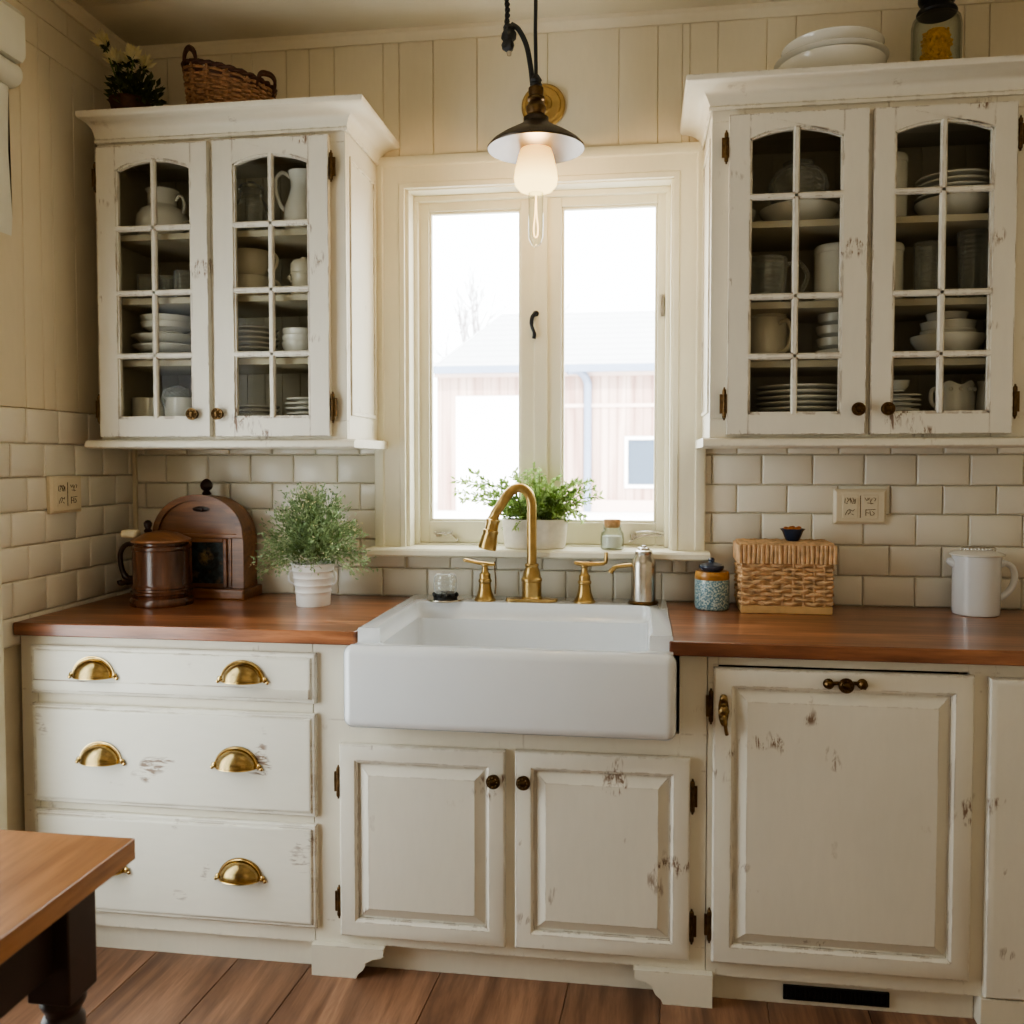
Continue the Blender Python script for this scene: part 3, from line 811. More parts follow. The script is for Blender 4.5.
for z in (.507, .169): hardware('hinge', d, (.137, -.612, z))
# right cabinet
cb = thing('base_cabinet', 'cream base cabinet with one large panelled door right of the sink', 'cabinet', (.85, -.3, ZF))
face(cb, .174, 1.49, .040, .872, [(.20, .80, .10, .8465), (.86, 1.44, .10, .80)])
bm = bmesh.new(); box(bm, .174, .19, -.58, -.005, .04, .872); box(bm, 1.474, 1.49, -.58, -.005, .04, .872); box(bm, .19, 1.474, -.025, -.005, .04, .872); box(bm, .19, 1.474, -.58, -.025, .04, .06)
part('carcass', bm, M['cab'], cb)
part('toe_kick', bx(.192, .834, -.572, -.556, ZF, .04), M['cab'], cb)
part('plinth', bx(.836, 1.49, -.615, -.556, ZF, .042), M['cab'], cb, bevel=.002)
part('slot_shade_sheet', bx(.195, .81, -.50, -.49, .1, .86), M['dark'], cb)  # near-black sheet standing in for shade behind the door slot
d = raised_door(cb, .187, .808, .083, .842, .052)
kp = .812
hardware('knob', d, (.504, -.621, kp))
bm = bmesh.new()
for s in (-1, 1):
    lathe(bm, [(.012, 0), (.013, .003), (.007, .006), (.009, .012), (.011, .016), (.006, .021), (0, .022)], (.504 + s * .040, -.621, kp + (.001 if s < 0 else .003)), 14, '-y')
    for k in range(6):
        a = 2 * PI * k / 6; sphere(bm, (.504 + s * .040 + .009 * math.cos(a), -.634, kp + .002 + .009 * math.sin(a)), .0035, 6, 5)
tube(bm, spline([(.464, -.627, kp), (.484, -.629, kp + .004), (.504, -.628, kp + .002), (.524, -.629, kp + .005), (.545, -.627, kp + .003)], 5), .0045, 8)
part('handle_plate', bm, M['bronze'], d)
bm = bmesh.new()   # drop latch at the door's upper left corner
lx, ly, lz = .211, -.621, .732
prism(bm, [(lx + p[0], p[1]) for p in arc(0, lz + .004, .013, .040, 0, 360, 18)[:-1]], 'y', ly - .004, ly)
for dz, r in ((.036, .0105), (.020, .007), (.004, .0145), (-.016, .009)): sphere(bm, (lx, ly - .008, lz + dz), r, 10, 7, (1, .9, 1))
tube(bm, spline([(lx, ly - .01, lz), (lx + .002, ly - .018, lz - .02), (lx + .005, ly - .016, lz - .04), (lx + .008, ly - .012, lz - .055)], 5), [.006] * 8 + [.0045] * 8, 8)
for a in range(0, 360, 60): sphere(bm, (lx + .011 * math.cos(rad(a)), ly - .012, lz + .004 + .011 * math.sin(rad(a))), .0035, 6, 5)
part('latch', bm, M['brassd'], d)
for z in (.742, .176): hardware('hinge', d, (.181, -.612, z))
bm = bmesh.new(); loft(bm, .843, 1.46, .046, .838, [(0, -.600), (0, -.615), (.003, -.6195), (.006, -.621), (.02, -.621)])
d2 = part('door', bm, M['door'], cb, sharp=28)
# toe vent
bm = bmesh.new(); vx0, vx1, vz0, vz1 = .372, .632, -.020, .016
for (a, b, c, e) in ((vx0, vx1, vz1 - .004, vz1), (vx0, vx1, vz0, vz0 + .004), (vx0, vx0 + .005, vz0, vz1), (vx1 - .005, vx1, vz0, vz1)): box(bm, a, b, -.580, -.5725, c, e)
vent = thing('floor_vent', 'small black slotted vent in the toe kick under the large door', 'vent', ((vx0 + vx1) / 2, -.5725, vz0))
part('frame', bm, M['iron'], vent)
bm = bmesh.new()
for i in range(22):
    a = vx0 + .008 + i * (vx1 - vx0 - .016) / 22; box(bm, a, a + .005, -.578, -.5735, vz0 + .004, vz1 - .004)
part('slats', bm, M['iron'], vent)
part('backing', bx(vx0 + .003, vx1 - .003, -.5735, -.5725, vz0 + .003, vz1 - .003), M['dark'], vent)

# ------------------------------------------------------------------ worktops and sink
bm = bmesh.new(); prism(bm, [(-1.741, -.632), (-.748, -.632), (-.742, -.6), (-.742, -.002), (-1.741, -.002)], 'z', .874, .9105)
tag(part('worktop', bm, M['top'], None, loc=(-1.24, -.3, .874), bevel=.003), 'reddish-brown wooden worktop over the three drawers, left of the sink', 'worktop')
bm = bmesh.new(); prism(bm, [(.075, -.640), (1.496, -.640), (1.496, -.002), (.0855, -.002), (.0855, -.631), (.075, -.633)], 'z', .874, .9105)
tag(part('worktop', bm, M['top'], None, loc=(.8, -.3, .874), bevel=.003), 'reddish-brown wooden worktop right of the sink under the wicker chest', 'worktop')
sk = thing('farmhouse_sink', 'white fireclay apron-front sink below the window', 'sink', (-.33, -.36, .668))
bm = rounded_box(-.764, .093, -.692, -.648, .668, .886, .026, 6)
b2 = rounded_box(-.728, .072, -.662, -.022, .672, .886, .012, 3)
o = part('basin', b2, M['porc'], sk)
boolean(o, rounded_box(-.7385, .0845, -.668, -.0205, .874, .922, .004, 2), 'UNION')
boolean(o, bx(-1, .5, -.9, -.632, .884, 1))
boolean(o, rounded_box(-.690, .034, -.640, -.160, .870, 1.05, .035, 5))
boolean(o, bx(-.678, .026, -.8, -.50, .886, 1.1))
boolean(o, rounded_box(-.678, .026, -.650, -.185, .700, 1.0, .030, 5))
part('apron', bm, M['porc'], sk)
bm = bmesh.new(); lathe(bm, [(.045, .701), (.045, .704), (.034, .704), (.030, .7015), (0, .7015)], (-.33, -.40, 0), 28)
part('drain', bm, M['steel'], sk)
# ------------------------------------------------------------------ taps and things on the sink deck
ZD = .922
fa = thing('faucet', 'tall brass gooseneck faucet in the middle of the sink deck', 'faucet', (-.336, -.118, ZD))
bm = bmesh.new(); pl = [( -.336 + .082 * (1 if math.cos(rad(a)) >= 0 else -1) * abs(math.cos(rad(a))) ** .55, -.118 + .026 * (1 if math.sin(rad(a)) >= 0 else -1) * abs(math.sin(rad(a))) ** .55) for a in range(0, 360, 10)]
prism(bm, pl, 'z', ZD, ZD + .009); part('base_plate', bm, M['brass'], fa, bevel=.003)
bm = bmesh.new(); lathe(bm, [(.034, .009), (.034, .013), (.031, .016), (.0305, .062), (.033, .064), (.033, .072), (.029, .076), (.025, .095), (.020, .108), (.022, .112), (.022, .118), (.017, .120), (0, .121)], (-.336, -.118, ZD), 32)
part('body', bm, M['brass'], fa)
top = 1.285
sp = [(-.336, -.118, ZD + .118), (-.336, -.118, 1.12), (-.336, -.12, 1.19)] 
sp += [(-.3365, -.121, 1.232), (-.346, -.124, 1.262), (-.366, -.130, 1.279), (-.390, -.138, 1.276), (-.412, -.145, 1.254), (-.430, -.149, 1.225), (-.446, -.152, 1.20), (-.452, -.154, 1.185)]
bm = bmesh.new(); tube(bm, spline(sp, 3), .0155, 16); part('spout', bm, M['brass'], fa)
a0, a1 = Vector((-.450, -.153, 1.192)), Vector((-.472, -.158, 1.088))
bm = bmesh.new(); seg = [(0, .0165), (.02, .0165), (.06, .018), (.10, .019), (.12, .022), (.16, .022), (.2, .020), (.3, .0205), (.42, .0215), (.44, .025), (.5, .025), (.53, .0235), (.75, .0265), (.93, .029), (1, .0275)]
tube(bm, [a0.lerp(a1, t) for t, r in seg], [r for t, r in seg], 20)
part('spray_head', bm, M['brass'], fa)
def tap(x, y, label):
    t = thing('tap_handle', label, 'tap', (x, y, ZD))
    bm = bmesh.new(); lathe(bm, [(.034, 0), (.034, .005), (.030, .009), (.026, .018), (.021, .034), (.0185, .056), (.0215, .060), (.0215, .066), (.018, .069), (.0175, .084), (.013, .088), (.010, .095), (.009, .108), (.012, .111), (.012, .116), (0, .118)], (x, y, ZD), 28)
    part('body', bm, M['brass'], t); return t
t = tap(-.484, -.125, 'brass tap with a flat side lever left of the gooseneck faucet')
bm = bmesh.new(); tube(bm, [(-.552, -.13, ZD + .126), (-.548, -.13, ZD + .128), (-.515, -.128, ZD + .121), (-.484, -.125, ZD + .116), (-.462, -.124, ZD + .114), (-.452, -.124, ZD + .115)], [.004, .006, .006, .0075, .0065, .004], 10, flat=.7)
part('lever', bm, M['brass'], t)
bm = bmesh.new(); tube(bm, spline([(-.453, -.124, ZD + .124), (-.453, -.124, ZD + .10), (-.450, -.124, ZD + .06), (-.452, -.124, ZD + .022)], 4), .0026, 6); part('chain', bm, M['hinge'], t)
t = tap(-.170, -.118, 'brass tap with an upright crank lever between faucet and nickel dispenser')
bm = bmesh.new(); tube(bm, [(-.202, -.12, ZD + .124), (-.190, -.12, ZD + .122), (-.17, -.118, ZD + .119), (-.140, -.118, ZD + .120), (-.112, -.118, ZD + .122), (-.105, -.118, ZD + .126), (-.103, -.118, ZD + .134), (-.103, -.118, ZD + .158)], [.004, .007, .0085, .0065, .006, .0062, .006, .0058], 10)
part('lever', bm, M['brass'], t)
sd = thing('soap_dispenser', 'brushed nickel bottle-shaped soap dispenser with a brass spout', 'dispenser', (.012, -.112, ZD))
bm = bmesh.new(); lathe(bm, [(.046, 0), (.047, .004), (.044, .008), (.040, .010), (0, .011)], (.012, -.112, ZD), 32); part('base_ring', bm, M['hinge'], sd)
bm = bmesh.new(); lathe(bm, [(.0385, .010), (.0385, .115), (.0375, .126), (.033, .138), (.027, .147), (.0255, .152), (0, .153)], (.012, -.112, ZD), 36); part('bottle', bm, M['steel'], sd)
bm = bmesh.new(); lathe(bm, [(.026, .152), (.027, .155), (.027, .163), (.024, .165), (.019, .167), (.018, .173), (.010, .175), (.008, .180), (0, .181)], (.012, -.112, ZD), 28); part('cap', bm, M['steel'], sd)
bm = bmesh.new(); tube(bm, spline([(-.024, -.114, ZD + .118), (-.050, -.116, ZD + .116), (-.072, -.118, ZD + .112), (-.084, -.118, ZD + .103), (-.090, -.118, ZD + .094)], 5), [.0065] * 12 + [.0075] * 5 + [.0085] * 4, 12); part('spout', bm, M['brass'], sd)
gd = thing('glass_stopper', 'small clear glass dome on a black base and silver saucer, left end of sink deck', 'stopper', (-.610, -.135, ZD))
bm = bmesh.new(); lathe(bm, [(.058, .004), (.060, .006), (.058, .010), (.046, .008), (0, .008)], (-.610, -.135, ZD - .004), 36); part('saucer', bm, M['steel'], gd)
bm = bmesh.new(); lathe(bm, [(.038, .004), (.038, .012), (.034, .014), (.034, .022), (.028, .026), (0, .026)], (-.610, -.135, ZD), 20)
for k in range(10):
    a = 2 * PI * k / 10; sphere(bm, (-.610 + .036 * math.cos(a), -.135 + .036 * math.sin(a), ZD + .018), .007, 8, 5)
part('base', bm, M['black'], gd)
bm = bmesh.new(); lathe(bm, [(.033, .024), (.037, .034), (.038, .060), (.036, .074), (.030, .083), (.018, .085), (.015, .083), (0, .082)], (-.610, -.135, ZD), 28); part('dome', bm, M['glassware'], gd)

# ------------------------------------------------------------------ foliage
def leaf(bm, p, d, L, w, up=None):
    d = d.normalized(); s = d.cross(up or Vector((random.uniform(-1, 1), random.uniform(-1, 1), random.uniform(-1, 1))))
    if s.length < 1e-4: s = d.orthogonal()
    s.normalize(); n = s.cross(d)
    q = [p, p + d * L * .45 + s * w * .5 + n * w * .12, p + d * L, p + d * L * .45 - s * w * .5 + n * w * .12]
    try: bm.faces.new([bm.verts.new(x) for x in q])
    except ValueError: pass
def rv(k=1.0): return Vector((random.uniform(-k, k), random.uniform(-k, k), random.uniform(-k, k)))
pp = thing('potted_plant', 'airy frosted-green plant in a white tin pot on the left worktop', 'plant', (-1.017, -.215, .9105))
bm = bmesh.new()
prof = [(.052, .0), (.053, .003), (.054, .03)]
for k in range(4):
    z = .040 + k * .022; prof += [(.0545 + k * .003, z), (.0575 + k * .003, z + .004), (.0555 + k * .003, z + .009)]
prof += [(.066, .127), (.069, .129), (.069, .133), (.064, .133), (.062, .118), (0, .117)]
lathe(bm, prof, (-1.017, -.215, .9105), 36); part('pot', bm, M['zinc'], pp)
for s in (-1, 1):
    bm = bmesh.new(); tube(bm, spline([(-1.017 + s * .064, -.215, 1.022), (-1.017 + s * .078, -.222, 1.010), (-1.017 + s * .076, -.222, .985), (-1.017 + s * .062, -.215, .975)], 4), .003, 6)
    part('handle', bm, M['zinc'], pp)
bl_, bs_, bw_ = bmesh.new(), bmesh.new(), bmesh.new()
base = Vector((-1.017, -.215, 1.035))
for i in range(230):
    a = random.uniform(0, 2 * PI); el = random.uniform(.02, 1) ** .8
    hr = .195 * math.sin(el * PI / 2 * 1.06) * random.uniform(.65, 1.0); hz = .255 * math.cos(el * PI / 2 * .93) * random.uniform(.8, 1.0) - (.05 * el ** 4)
    tip = base + Vector((hr * math.cos(a), hr * math.sin(a) * .78, hz)); st = base + Vector((random.uniform(-.045, .045), random.uniform(-.04, .04), -.02))
    if tip.y > -.03: tip.y = -.03
    mid = st.lerp(tip, .5) + Vector((0, 0, .05 * el)) + rv(.015)
    pts = spline([st, mid, tip], 7)
    if i % 2 == 0: tube(bs_, pts[3:], .0008, 3, cap=False)
    for k in range(4, len(pts)):
        for q in range(3):
            p = pts[k] + rv(.014)
            d = (pts[k] - pts[k - 1]).normalized() + rv(.9)
            leaf(bl_, p, d, random.uniform(.010, .018), random.uniform(.004, .0075))
    if random.random() < .5:
        for q in range(3):
            p = tip + rv(.012); leaf(bw_, p, rv(1), .006, .005)
part('stems', bs_, M['stem'], pp, normals=False)
part('foliage', bl_, M['leafA'], pp, normals=False)
part('blossom', bw_, M['petal'], pp, normals=False)
# planter on the sill
wp = thing('window_planter', 'leafy spreading plant in an oval stone-white planter on the window sill', 'plant', (-.34, .0, 1.079))
bm = bmesh.new(); lathe(bm, [(.094, 0), (.099, .004), (.103, .03), (.108, .088), (.107, .094), (.102, .095), (.099, .084), (0, .082)], (-.34, .0, 1.079), 40, sy=.55); part('pot', bm, M['stone'], wp)
bm = bmesh.new(); lathe(bm, [(.098, .083), (.06, .089), (0, .090)], (-.34, .0, 1.079), 24, sy=.54); part('soil', bm, M['soil'], wp)
bl_, bs_ = bmesh.new(), bmesh.new()
tips = [(-.600, 1.300), (-.612, 1.262), (-.585, 1.235), (-.575, 1.30), (-.55, 1.330), (-.53, 1.25), (-.51, 1.29), (-.49, 1.22), (-.47, 1.26), (-.44, 1.30), (-.43, 1.25), (-.40, 1.33), (-.37, 1.29), (-.35, 1.345), (-.34, 1.30), (-.32, 1.33), (-.30, 1.30), (-.29, 1.27), (-.26, 1.31), (-.24, 1.28), (-.22, 1.25), (-.20, 1.30), (-.18, 1.27), (-.155, 1.30), (-.145, 1.275), (-.17, 1.23), (-.25, 1.21), (-.21, 1.20), (-.45, 1.20), (-.40, 1.22), (-.36, 1.23), (-.31, 1.22), (-.28, 1.24), (-.33, 1.26), (-.42, 1.28), (-.25, 1.24), (-.36, 1.20), (-.30, 1.19), (-.38, 1.19), (-.27, 1.18), (-.23, 1.19), (-.43, 1.19)]
for (tx, tz) in tips + [(x + random.uniform(-.02, .02), z - random.uniform(.0, .05)) for x, z in tips[8:]]:
    st = Vector((max(-.425, min(-.255, -.34 + (tx + .34) * .35)), random.uniform(-.03, .03), 1.168))
    ty = random.uniform(-.065, .055); tip = Vector((tx, ty, tz))
    mid = st.lerp(tip, .5) + Vector((0, 0, .03)) + rv(.01); mid.y = max(-.06, min(.06, mid.y))
    pts = spline([st, mid, tip], 8)
    tube(bs_, pts, .0013, 4, cap=False)
    for k in range(2, len(pts)):
        for q in range(3):
            d = (pts[k] - pts[k - 1]).normalized() * .6 + rv(.9)
            p = pts[k] + rv(.004); dd = d.normalized()
            if p.y + dd.y * .022 > .075: dd.y = -abs(dd.y)
            leaf(bl_, p, dd, random.uniform(.014, .024), random.uniform(.007, .011))
part('stems', bs_, M['stem'], wp, normals=False); part('foliage', bl_, M['leafB'], wp, normals=False)
jr = thing('spice_jar', 'little clear glass jar with a cork on the right of the window sill', 'jar', (-.088, -.005, 1.079))
bm = bmesh.new(); lathe(bm, [(.034, 0), (.037, .004), (.038, .035), (.036, .052), (.029, .062), (.028, .072), (.030, .074), (.030, .078), (.026, .078), (.026, .062), (.033, .050), (.035, .035), (.034, .006), (0, .005)], (-.088, -.005, 1.079), 28); part('glass', bm, M['clear'], jr)
bm = bmesh.new(); lathe(bm, [(.0255, .070), (.0265, .080), (.0275, .094), (.0265, .096), (0, .096)], (-.088, -.005, 1.079), 24); part('cork', bm, M['cork'], jr)
bm = bmesh.new(); lathe(bm, [(.0325, .007), (.0335, .03), (.032, .042), (.02, .044), (0, .045)], (-.088, -.005, 1.079), 24); part('contents', bm, M['salt'], jr)

# ------------------------------------------------------------------ left worktop: arched case and tankard
ZT = .9105
bc = thing('arched_bread_box', 'dark wooden arch-topped box with a framed floral picture in the left corner', 'box', (-1.44, -.09, ZT))
cx, hw, zsh = -1.440, .155, 1.118
bm = bmesh.new()
body = [(cx - hw, ZT + .034), (cx + hw, ZT + .034), (cx + hw, zsh)] + arc(cx, zsh, hw - .004, .128, 0, 180, 28) + [(cx - hw, zsh)]
prism(bm, body, 'y', -.135, -.028); part('body', bm, M['walnut'], bc, bevel=.002)
bm = bmesh.new()
o_ = arc(cx, zsh + .004, hw + .002, .131, 0, 180, 32); i_ = arc(cx, zsh + .004, hw - .018, .112, 180, 0, 32)
prism(bm, o_ + i_, 'y', -.146, -.134); part('arch_moulding', bm, M['walnut'], bc, bevel=.002)
bm = bmesh.new(); box(bm, cx - hw - .002, cx + hw + .002, -.143, -.133, zsh - .008, zsh + .006); box(bm, cx + hw - .048, cx + hw - .040, -.139, -.134, ZT + .04, zsh - .008); part('cross_moulding', bm, M['walnut'], bc, bevel=.002)
bm = bmesh.new(); lathe(bm, [(.030, 0), (.030, .003), (.012, .006), (.010, .012), (0, .014)], (0, 0, 0), 16, '-y', sx=1.0, sy=.3)
part('plaque', bm, M['darkwood'], bc, world=False, loc=(0, 0, 0)).location = (cx + .01 + 1.44, -.134 + .09, 1.205 - ZT)
bm = bmesh.new(); loft(bm, cx - hw - .012, cx + hw + .014, ZT, ZT + .034, [(0, -.02), (0, -.160), (.004, -.164)]); part('plinth', bm, M['walnut'], bc, bevel=.004)
fx0, fx1, fz0, fz1 = -1.474, -1.340, ZT + .038, 1.108
bm = bmesh.new()
for (a, b, c, d) in ((fx0, fx0 + .012, fz0, fz1), (fx1 - .012, fx1, fz0, fz1), (fx0 + .012, fx1 - .012, fz0, fz0 + .012), (fx0 + .012, fx1 - .012, fz1 - .012, fz1)): box(bm, a, b, -.144, -.134, c, d)
fr = part('picture_frame', bm, M['walnut'], bc, bevel=.002)
part('picture', bx(fx0 + .011, fx1 - .011, -.1385, -.134, fz0 + .011, fz1 - .011), M['picture'], fr)
bm = bmesh.new(); lathe(bm, [(.012, 0), (.016, .004), (.012, .009), (.009, .013), (.017, .020), (.020, .030), (.019, .038), (.013, .047), (.005, .053), (0, .054)], (cx + .003, -.082, 1.250), 20, wob=lambda a, h: .08 * math.cos(8 * a) if h > .015 else 0)
part('finial', bm, M['darkwood'], bc)
tk = thing('lidded_tankard', 'dark brown banded wooden tankard with curled handle beside the arched box', 'tankard', (-1.500, -.262, ZT))
T0 = (-1.500, -.262, ZT)
bm = bmesh.new(); lathe(bm, [(.095, 0), (.0965, .004), (.0965, .014), (.094, .022), (.089, .026), (.090, .034), (.094, .038), (.094, .044), (.089, .048), (.088, .053), (.092, .056), (.092, .062), (.088, .066), (.0865, .072), (.0865, .172), (.0895, .175), (.0895, .182), (.087, .186), (.082, .190), (.082, .196), (0, .196)], T0, 40)
part('body', bm, M['walnutd'], tk)
bm = bmesh.new(); lathe(bm, [(.090, .198), (.092, .201), (.090, .206), (.072, .214), (.050, .226), (.020, .232), (0, .233)], T0, 40); part('lid', bm, M['walnut'], tk)
bm = bmesh.new(); lathe(bm, [(.010, .230), (.013, .236), (.008, .242), (.012, .252), (.013, .260), (.007, .268), (0, .270)], (T0[0] - .045, T0[1], ZT - .004), 14); part('lid_knob', bm, M['darkwood'], tk)
bm = bmesh.new(); bmm = rounded_box(T0[0] - .128, T0[0] - .074, T0[1] - .025, T0[1] + .015, ZT + .209, ZT + .235, .010, 3); part('thumb_rest', bmm, M['ivory'], tk); bm.free()
bm = bmesh.new(); tube(bm, spline([(T0[0] - .080, T0[1], ZT + .190), (T0[0] - .120, T0[1], ZT + .186), (T0[0] - .140, T0[1], ZT + .160), (T0[0] - .139, T0[1], ZT + .120), (T0[0] - .128, T0[1], ZT + .090), (T0[0] - .112, T0[1], ZT + .078), (T0[0] - .083, T0[1], ZT + .082)], 5), [.008] * 20 + [.010] * 11, 10)
tube(bm, spline([(T0[0] - .112, T0[1], ZT + .080), (T0[0] - .128, T0[1], ZT + .066), (T0[0] - .142, T0[1], ZT + .062), (T0[0] - .146, T0[1], ZT + .072)], 5), .008, 10)
tube(bm, [(T0[0] - .094, T0[1], ZT + .070), (T0[0] - .122, T0[1], ZT + .066)], .009, 10)
part('handle', bm, M['darkwood'], tk)

# ------------------------------------------------------------------ right worktop
bj = thing('speckled_jar', 'small blue speckled jar with ochre band and navy lid beside the wicker chest', 'jar', (.220, -.115, ZT))
J = (.220, -.115, ZT)
bm = bmesh.new(); lathe(bm, [(.046, 0), (.050, .003), (.052, .010), (.0525, .085), (.051, .092), (0, .092)], J, 36); part('body', bm, M['speckle'], bj)
bm = bmesh.new(); lathe(bm, [(.050, .0915), (.052, .095), (.0515, .108), (.049, .116), (0, .117)], J, 36); part('wooden_band', bm, M['ochre'], bj)
bm = bmesh.new(); lathe(bm, [(.030, .1165), (.036, .122), (.0385, .129), (.037, .134), (.024, .140), (.012, .143), (.008, .146), (.010, .152), (.006, .157), (0, .158)], (J[0] - .002, J[1], J[2]), 32); part('lid', bm, M['navy'], bj)
# wicker chest
wc = thing('wicker_chest', 'straw-coloured rectangular wicker chest with lid on the right worktop', 'basket', (.430, -.11, ZT))
X0, X1, Y0, Y1 = .303, .560, -.178, -.035
def ring_path(z, off, n=26, m=15):
    pts = []
    for (ax, ay), (bx2, by2), k in (((X0 - off, Y0 - off), (X1 + off, Y0 - off), n), ((X1 + off, Y0 - off), (X1 + off, Y1 + off), m), ((X1 + off, Y1 + off), (X0 - off, Y1 + off), n), ((X0 - off, Y1 + off), (X0 - off, Y0 - off), m)):
        for i in range(k): pts.append((ax + (bx2 - ax) * i / k, ay + (by2 - ay) * i / k, z))
    return pts
bm = bmesh.new()
rows = 10
for r in range(rows):
    z = ZT + .031 + r * .0126; base_ = ring_path(z, 0); n = len(base_)
    pts = []
    for i, p in enumerate(base_):
        a = PI * i / 3.25 + (PI if r % 2 else 0)
        w = .0055 * math.sin(a) + random.uniform(-.001, .001)
        on_x = i < 26 or 41 <= i < 67
        sgn = -1 if (i < 26 or i >= 67) else 1
        q = (p[0], p[1] + sgn * w, p[2] + random.uniform(-.0028, .0028)) if on_x else (p[0] + (sgn if i < 41 else -1) * w, p[1], p[2] + random.uniform(-.0018, .0018))
        pts.append(q)
    tube(bm, pts, .0058, 6, closed=True)
for i in range(0, 82, 3):
    p = ring_path(0, -.001)[i]; tube(bm, [(p[0], p[1], ZT + .02), (p[0], p[1], ZT + .155)], .0035, 6)
box(bm, X0 + .004, X1 - .004, Y0 + .004, Y1 - .004, ZT + .004, ZT + .15)
part('woven_body', bm, M['wick'], wc)
bm = bmesh.new(); box(bm, X0 - .003, X1 + .003, Y0 - .004, Y1 + .004, ZT, ZT + .023); part('base_band', bm, M['wickb'], wc, bevel=.002)
bm = bmesh.new(); zl0, zl1 = ZT + .150, ZT + .203
pp_ = ring_path(0, .007, 21, 12)
for i, p in enumerate(pp_):
    j = random.uniform(-.0012, .0012); tube(bm, [(p[0], p[1] + j, zl0), (p[0] + j * 2, p[1] + j, zl1)], .0062, 7)
box(bm, X0 - .004, X1 + .004, Y0 - .004, Y1 + .004, zl0, zl1)
k = 12
for i in range(k):
    yy = Y0 - .004 + (Y1 - Y0 + .008) * (i + .5) / k
    tube(bm, [(X0 - .006 + (X1 - X0 + .012) * q / 24, yy, zl1 + .001 + .0022 * math.sin(PI * q / 1.5 + (PI if i % 2 else 0))) for q in range(25)], .0062, 6)
part('lid', bm, M['wick'], wc)
bw = thing('blue_bowl', 'tiny navy bowl of amber nibbles on top of the wicker chest', 'bowl', (.4585, -.105, ZT + .2117))
B0 = (.4585, -.105, ZT + .2117)
bm = bmesh.new(); lathe(bm, [(.018, 0), (.020, .002), (.024, .010), (.031, .028), (.0345, .036), (.0325, .036), (.028, .026), (0, .022)], B0, 28, wob=lambda a, h: .10 * math.cos(2 * a) if h > .03 else 0); part('bowl', bm, M['navy'], bw)
bm = bmesh.new()
for i in range(16):
    a = random.uniform(0, 6.28); r = .022 * random.random() ** .5; sphere(bm, (B0[0] + r * math.cos(a), B0[1] + r * math.sin(a), B0[2] + .030 + random.uniform(0, .010)), .0065, 8, 5, (1.2, .9, .8))
o = part('nibbles', bm, M['nuts'], bw); o['kind'] = 'stuff'
# lidded white jug
mg = thing('lidded_jug', 'tall white lidded jug with a big handle at the right end of worktop', 'jug', (.985, -.105, ZT))
G = (.985, -.105, ZT)
bm = bmesh.new(); lathe(bm, [(.060, 0), (.064, .003), (.0655, .012), (.0655, .160), (.067, .168), (.067, .174), (.062, .174), (0, .173)], G, 44)
tube(bm, [(G[0] - .062, G[1], G[2] + .150), (G[0] - .078, G[1], G[2] + .158), (G[0] - .083, G[1], G[2] + .160)], [.014, .010, .006], 12)
part('body', bm, M['porc'], mg)
bm = bmesh.new(); tube(bm, spline([(G[0] + .058, G[1], G[2] + .146), (G[0] + .078, G[1], G[2] + .152), (G[0] + .098, G[1], G[2] + .142), (G[0] + .106, G[1], G[2] + .115), (G[0] + .100, G[1], G[2] + .085), (G[0] + .083, G[1], G[2] + .062), (G[0] + .062, G[1], G[2] + .048)], 6), [.010] * 6 + [.0075] * 26 + [.008] * 5, 12, flat=1.3); part('handle', bm, M['porc'], mg)
bm = bmesh.new(); lathe(bm, [(.063, .1735), (.075, .176), (.076, .180), (.068, .184), (.040, .190), (0, .192)], G, 40); ld = part('lid', bm, M['china'], mg)
bm = bmesh.new()
for k in range(9):
    a = PI * k / 8; tube(bm, [(G[0] - .040 + .010 * k + .008 * math.cos(2 * PI * q / 12), G[1] - .012, G[2] + .192 + .008 * math.sin(2 * PI * q / 12)) for q in range(12)], .0018, 5, closed=True)
part('wire_loops', bm, M['steel'], ld)

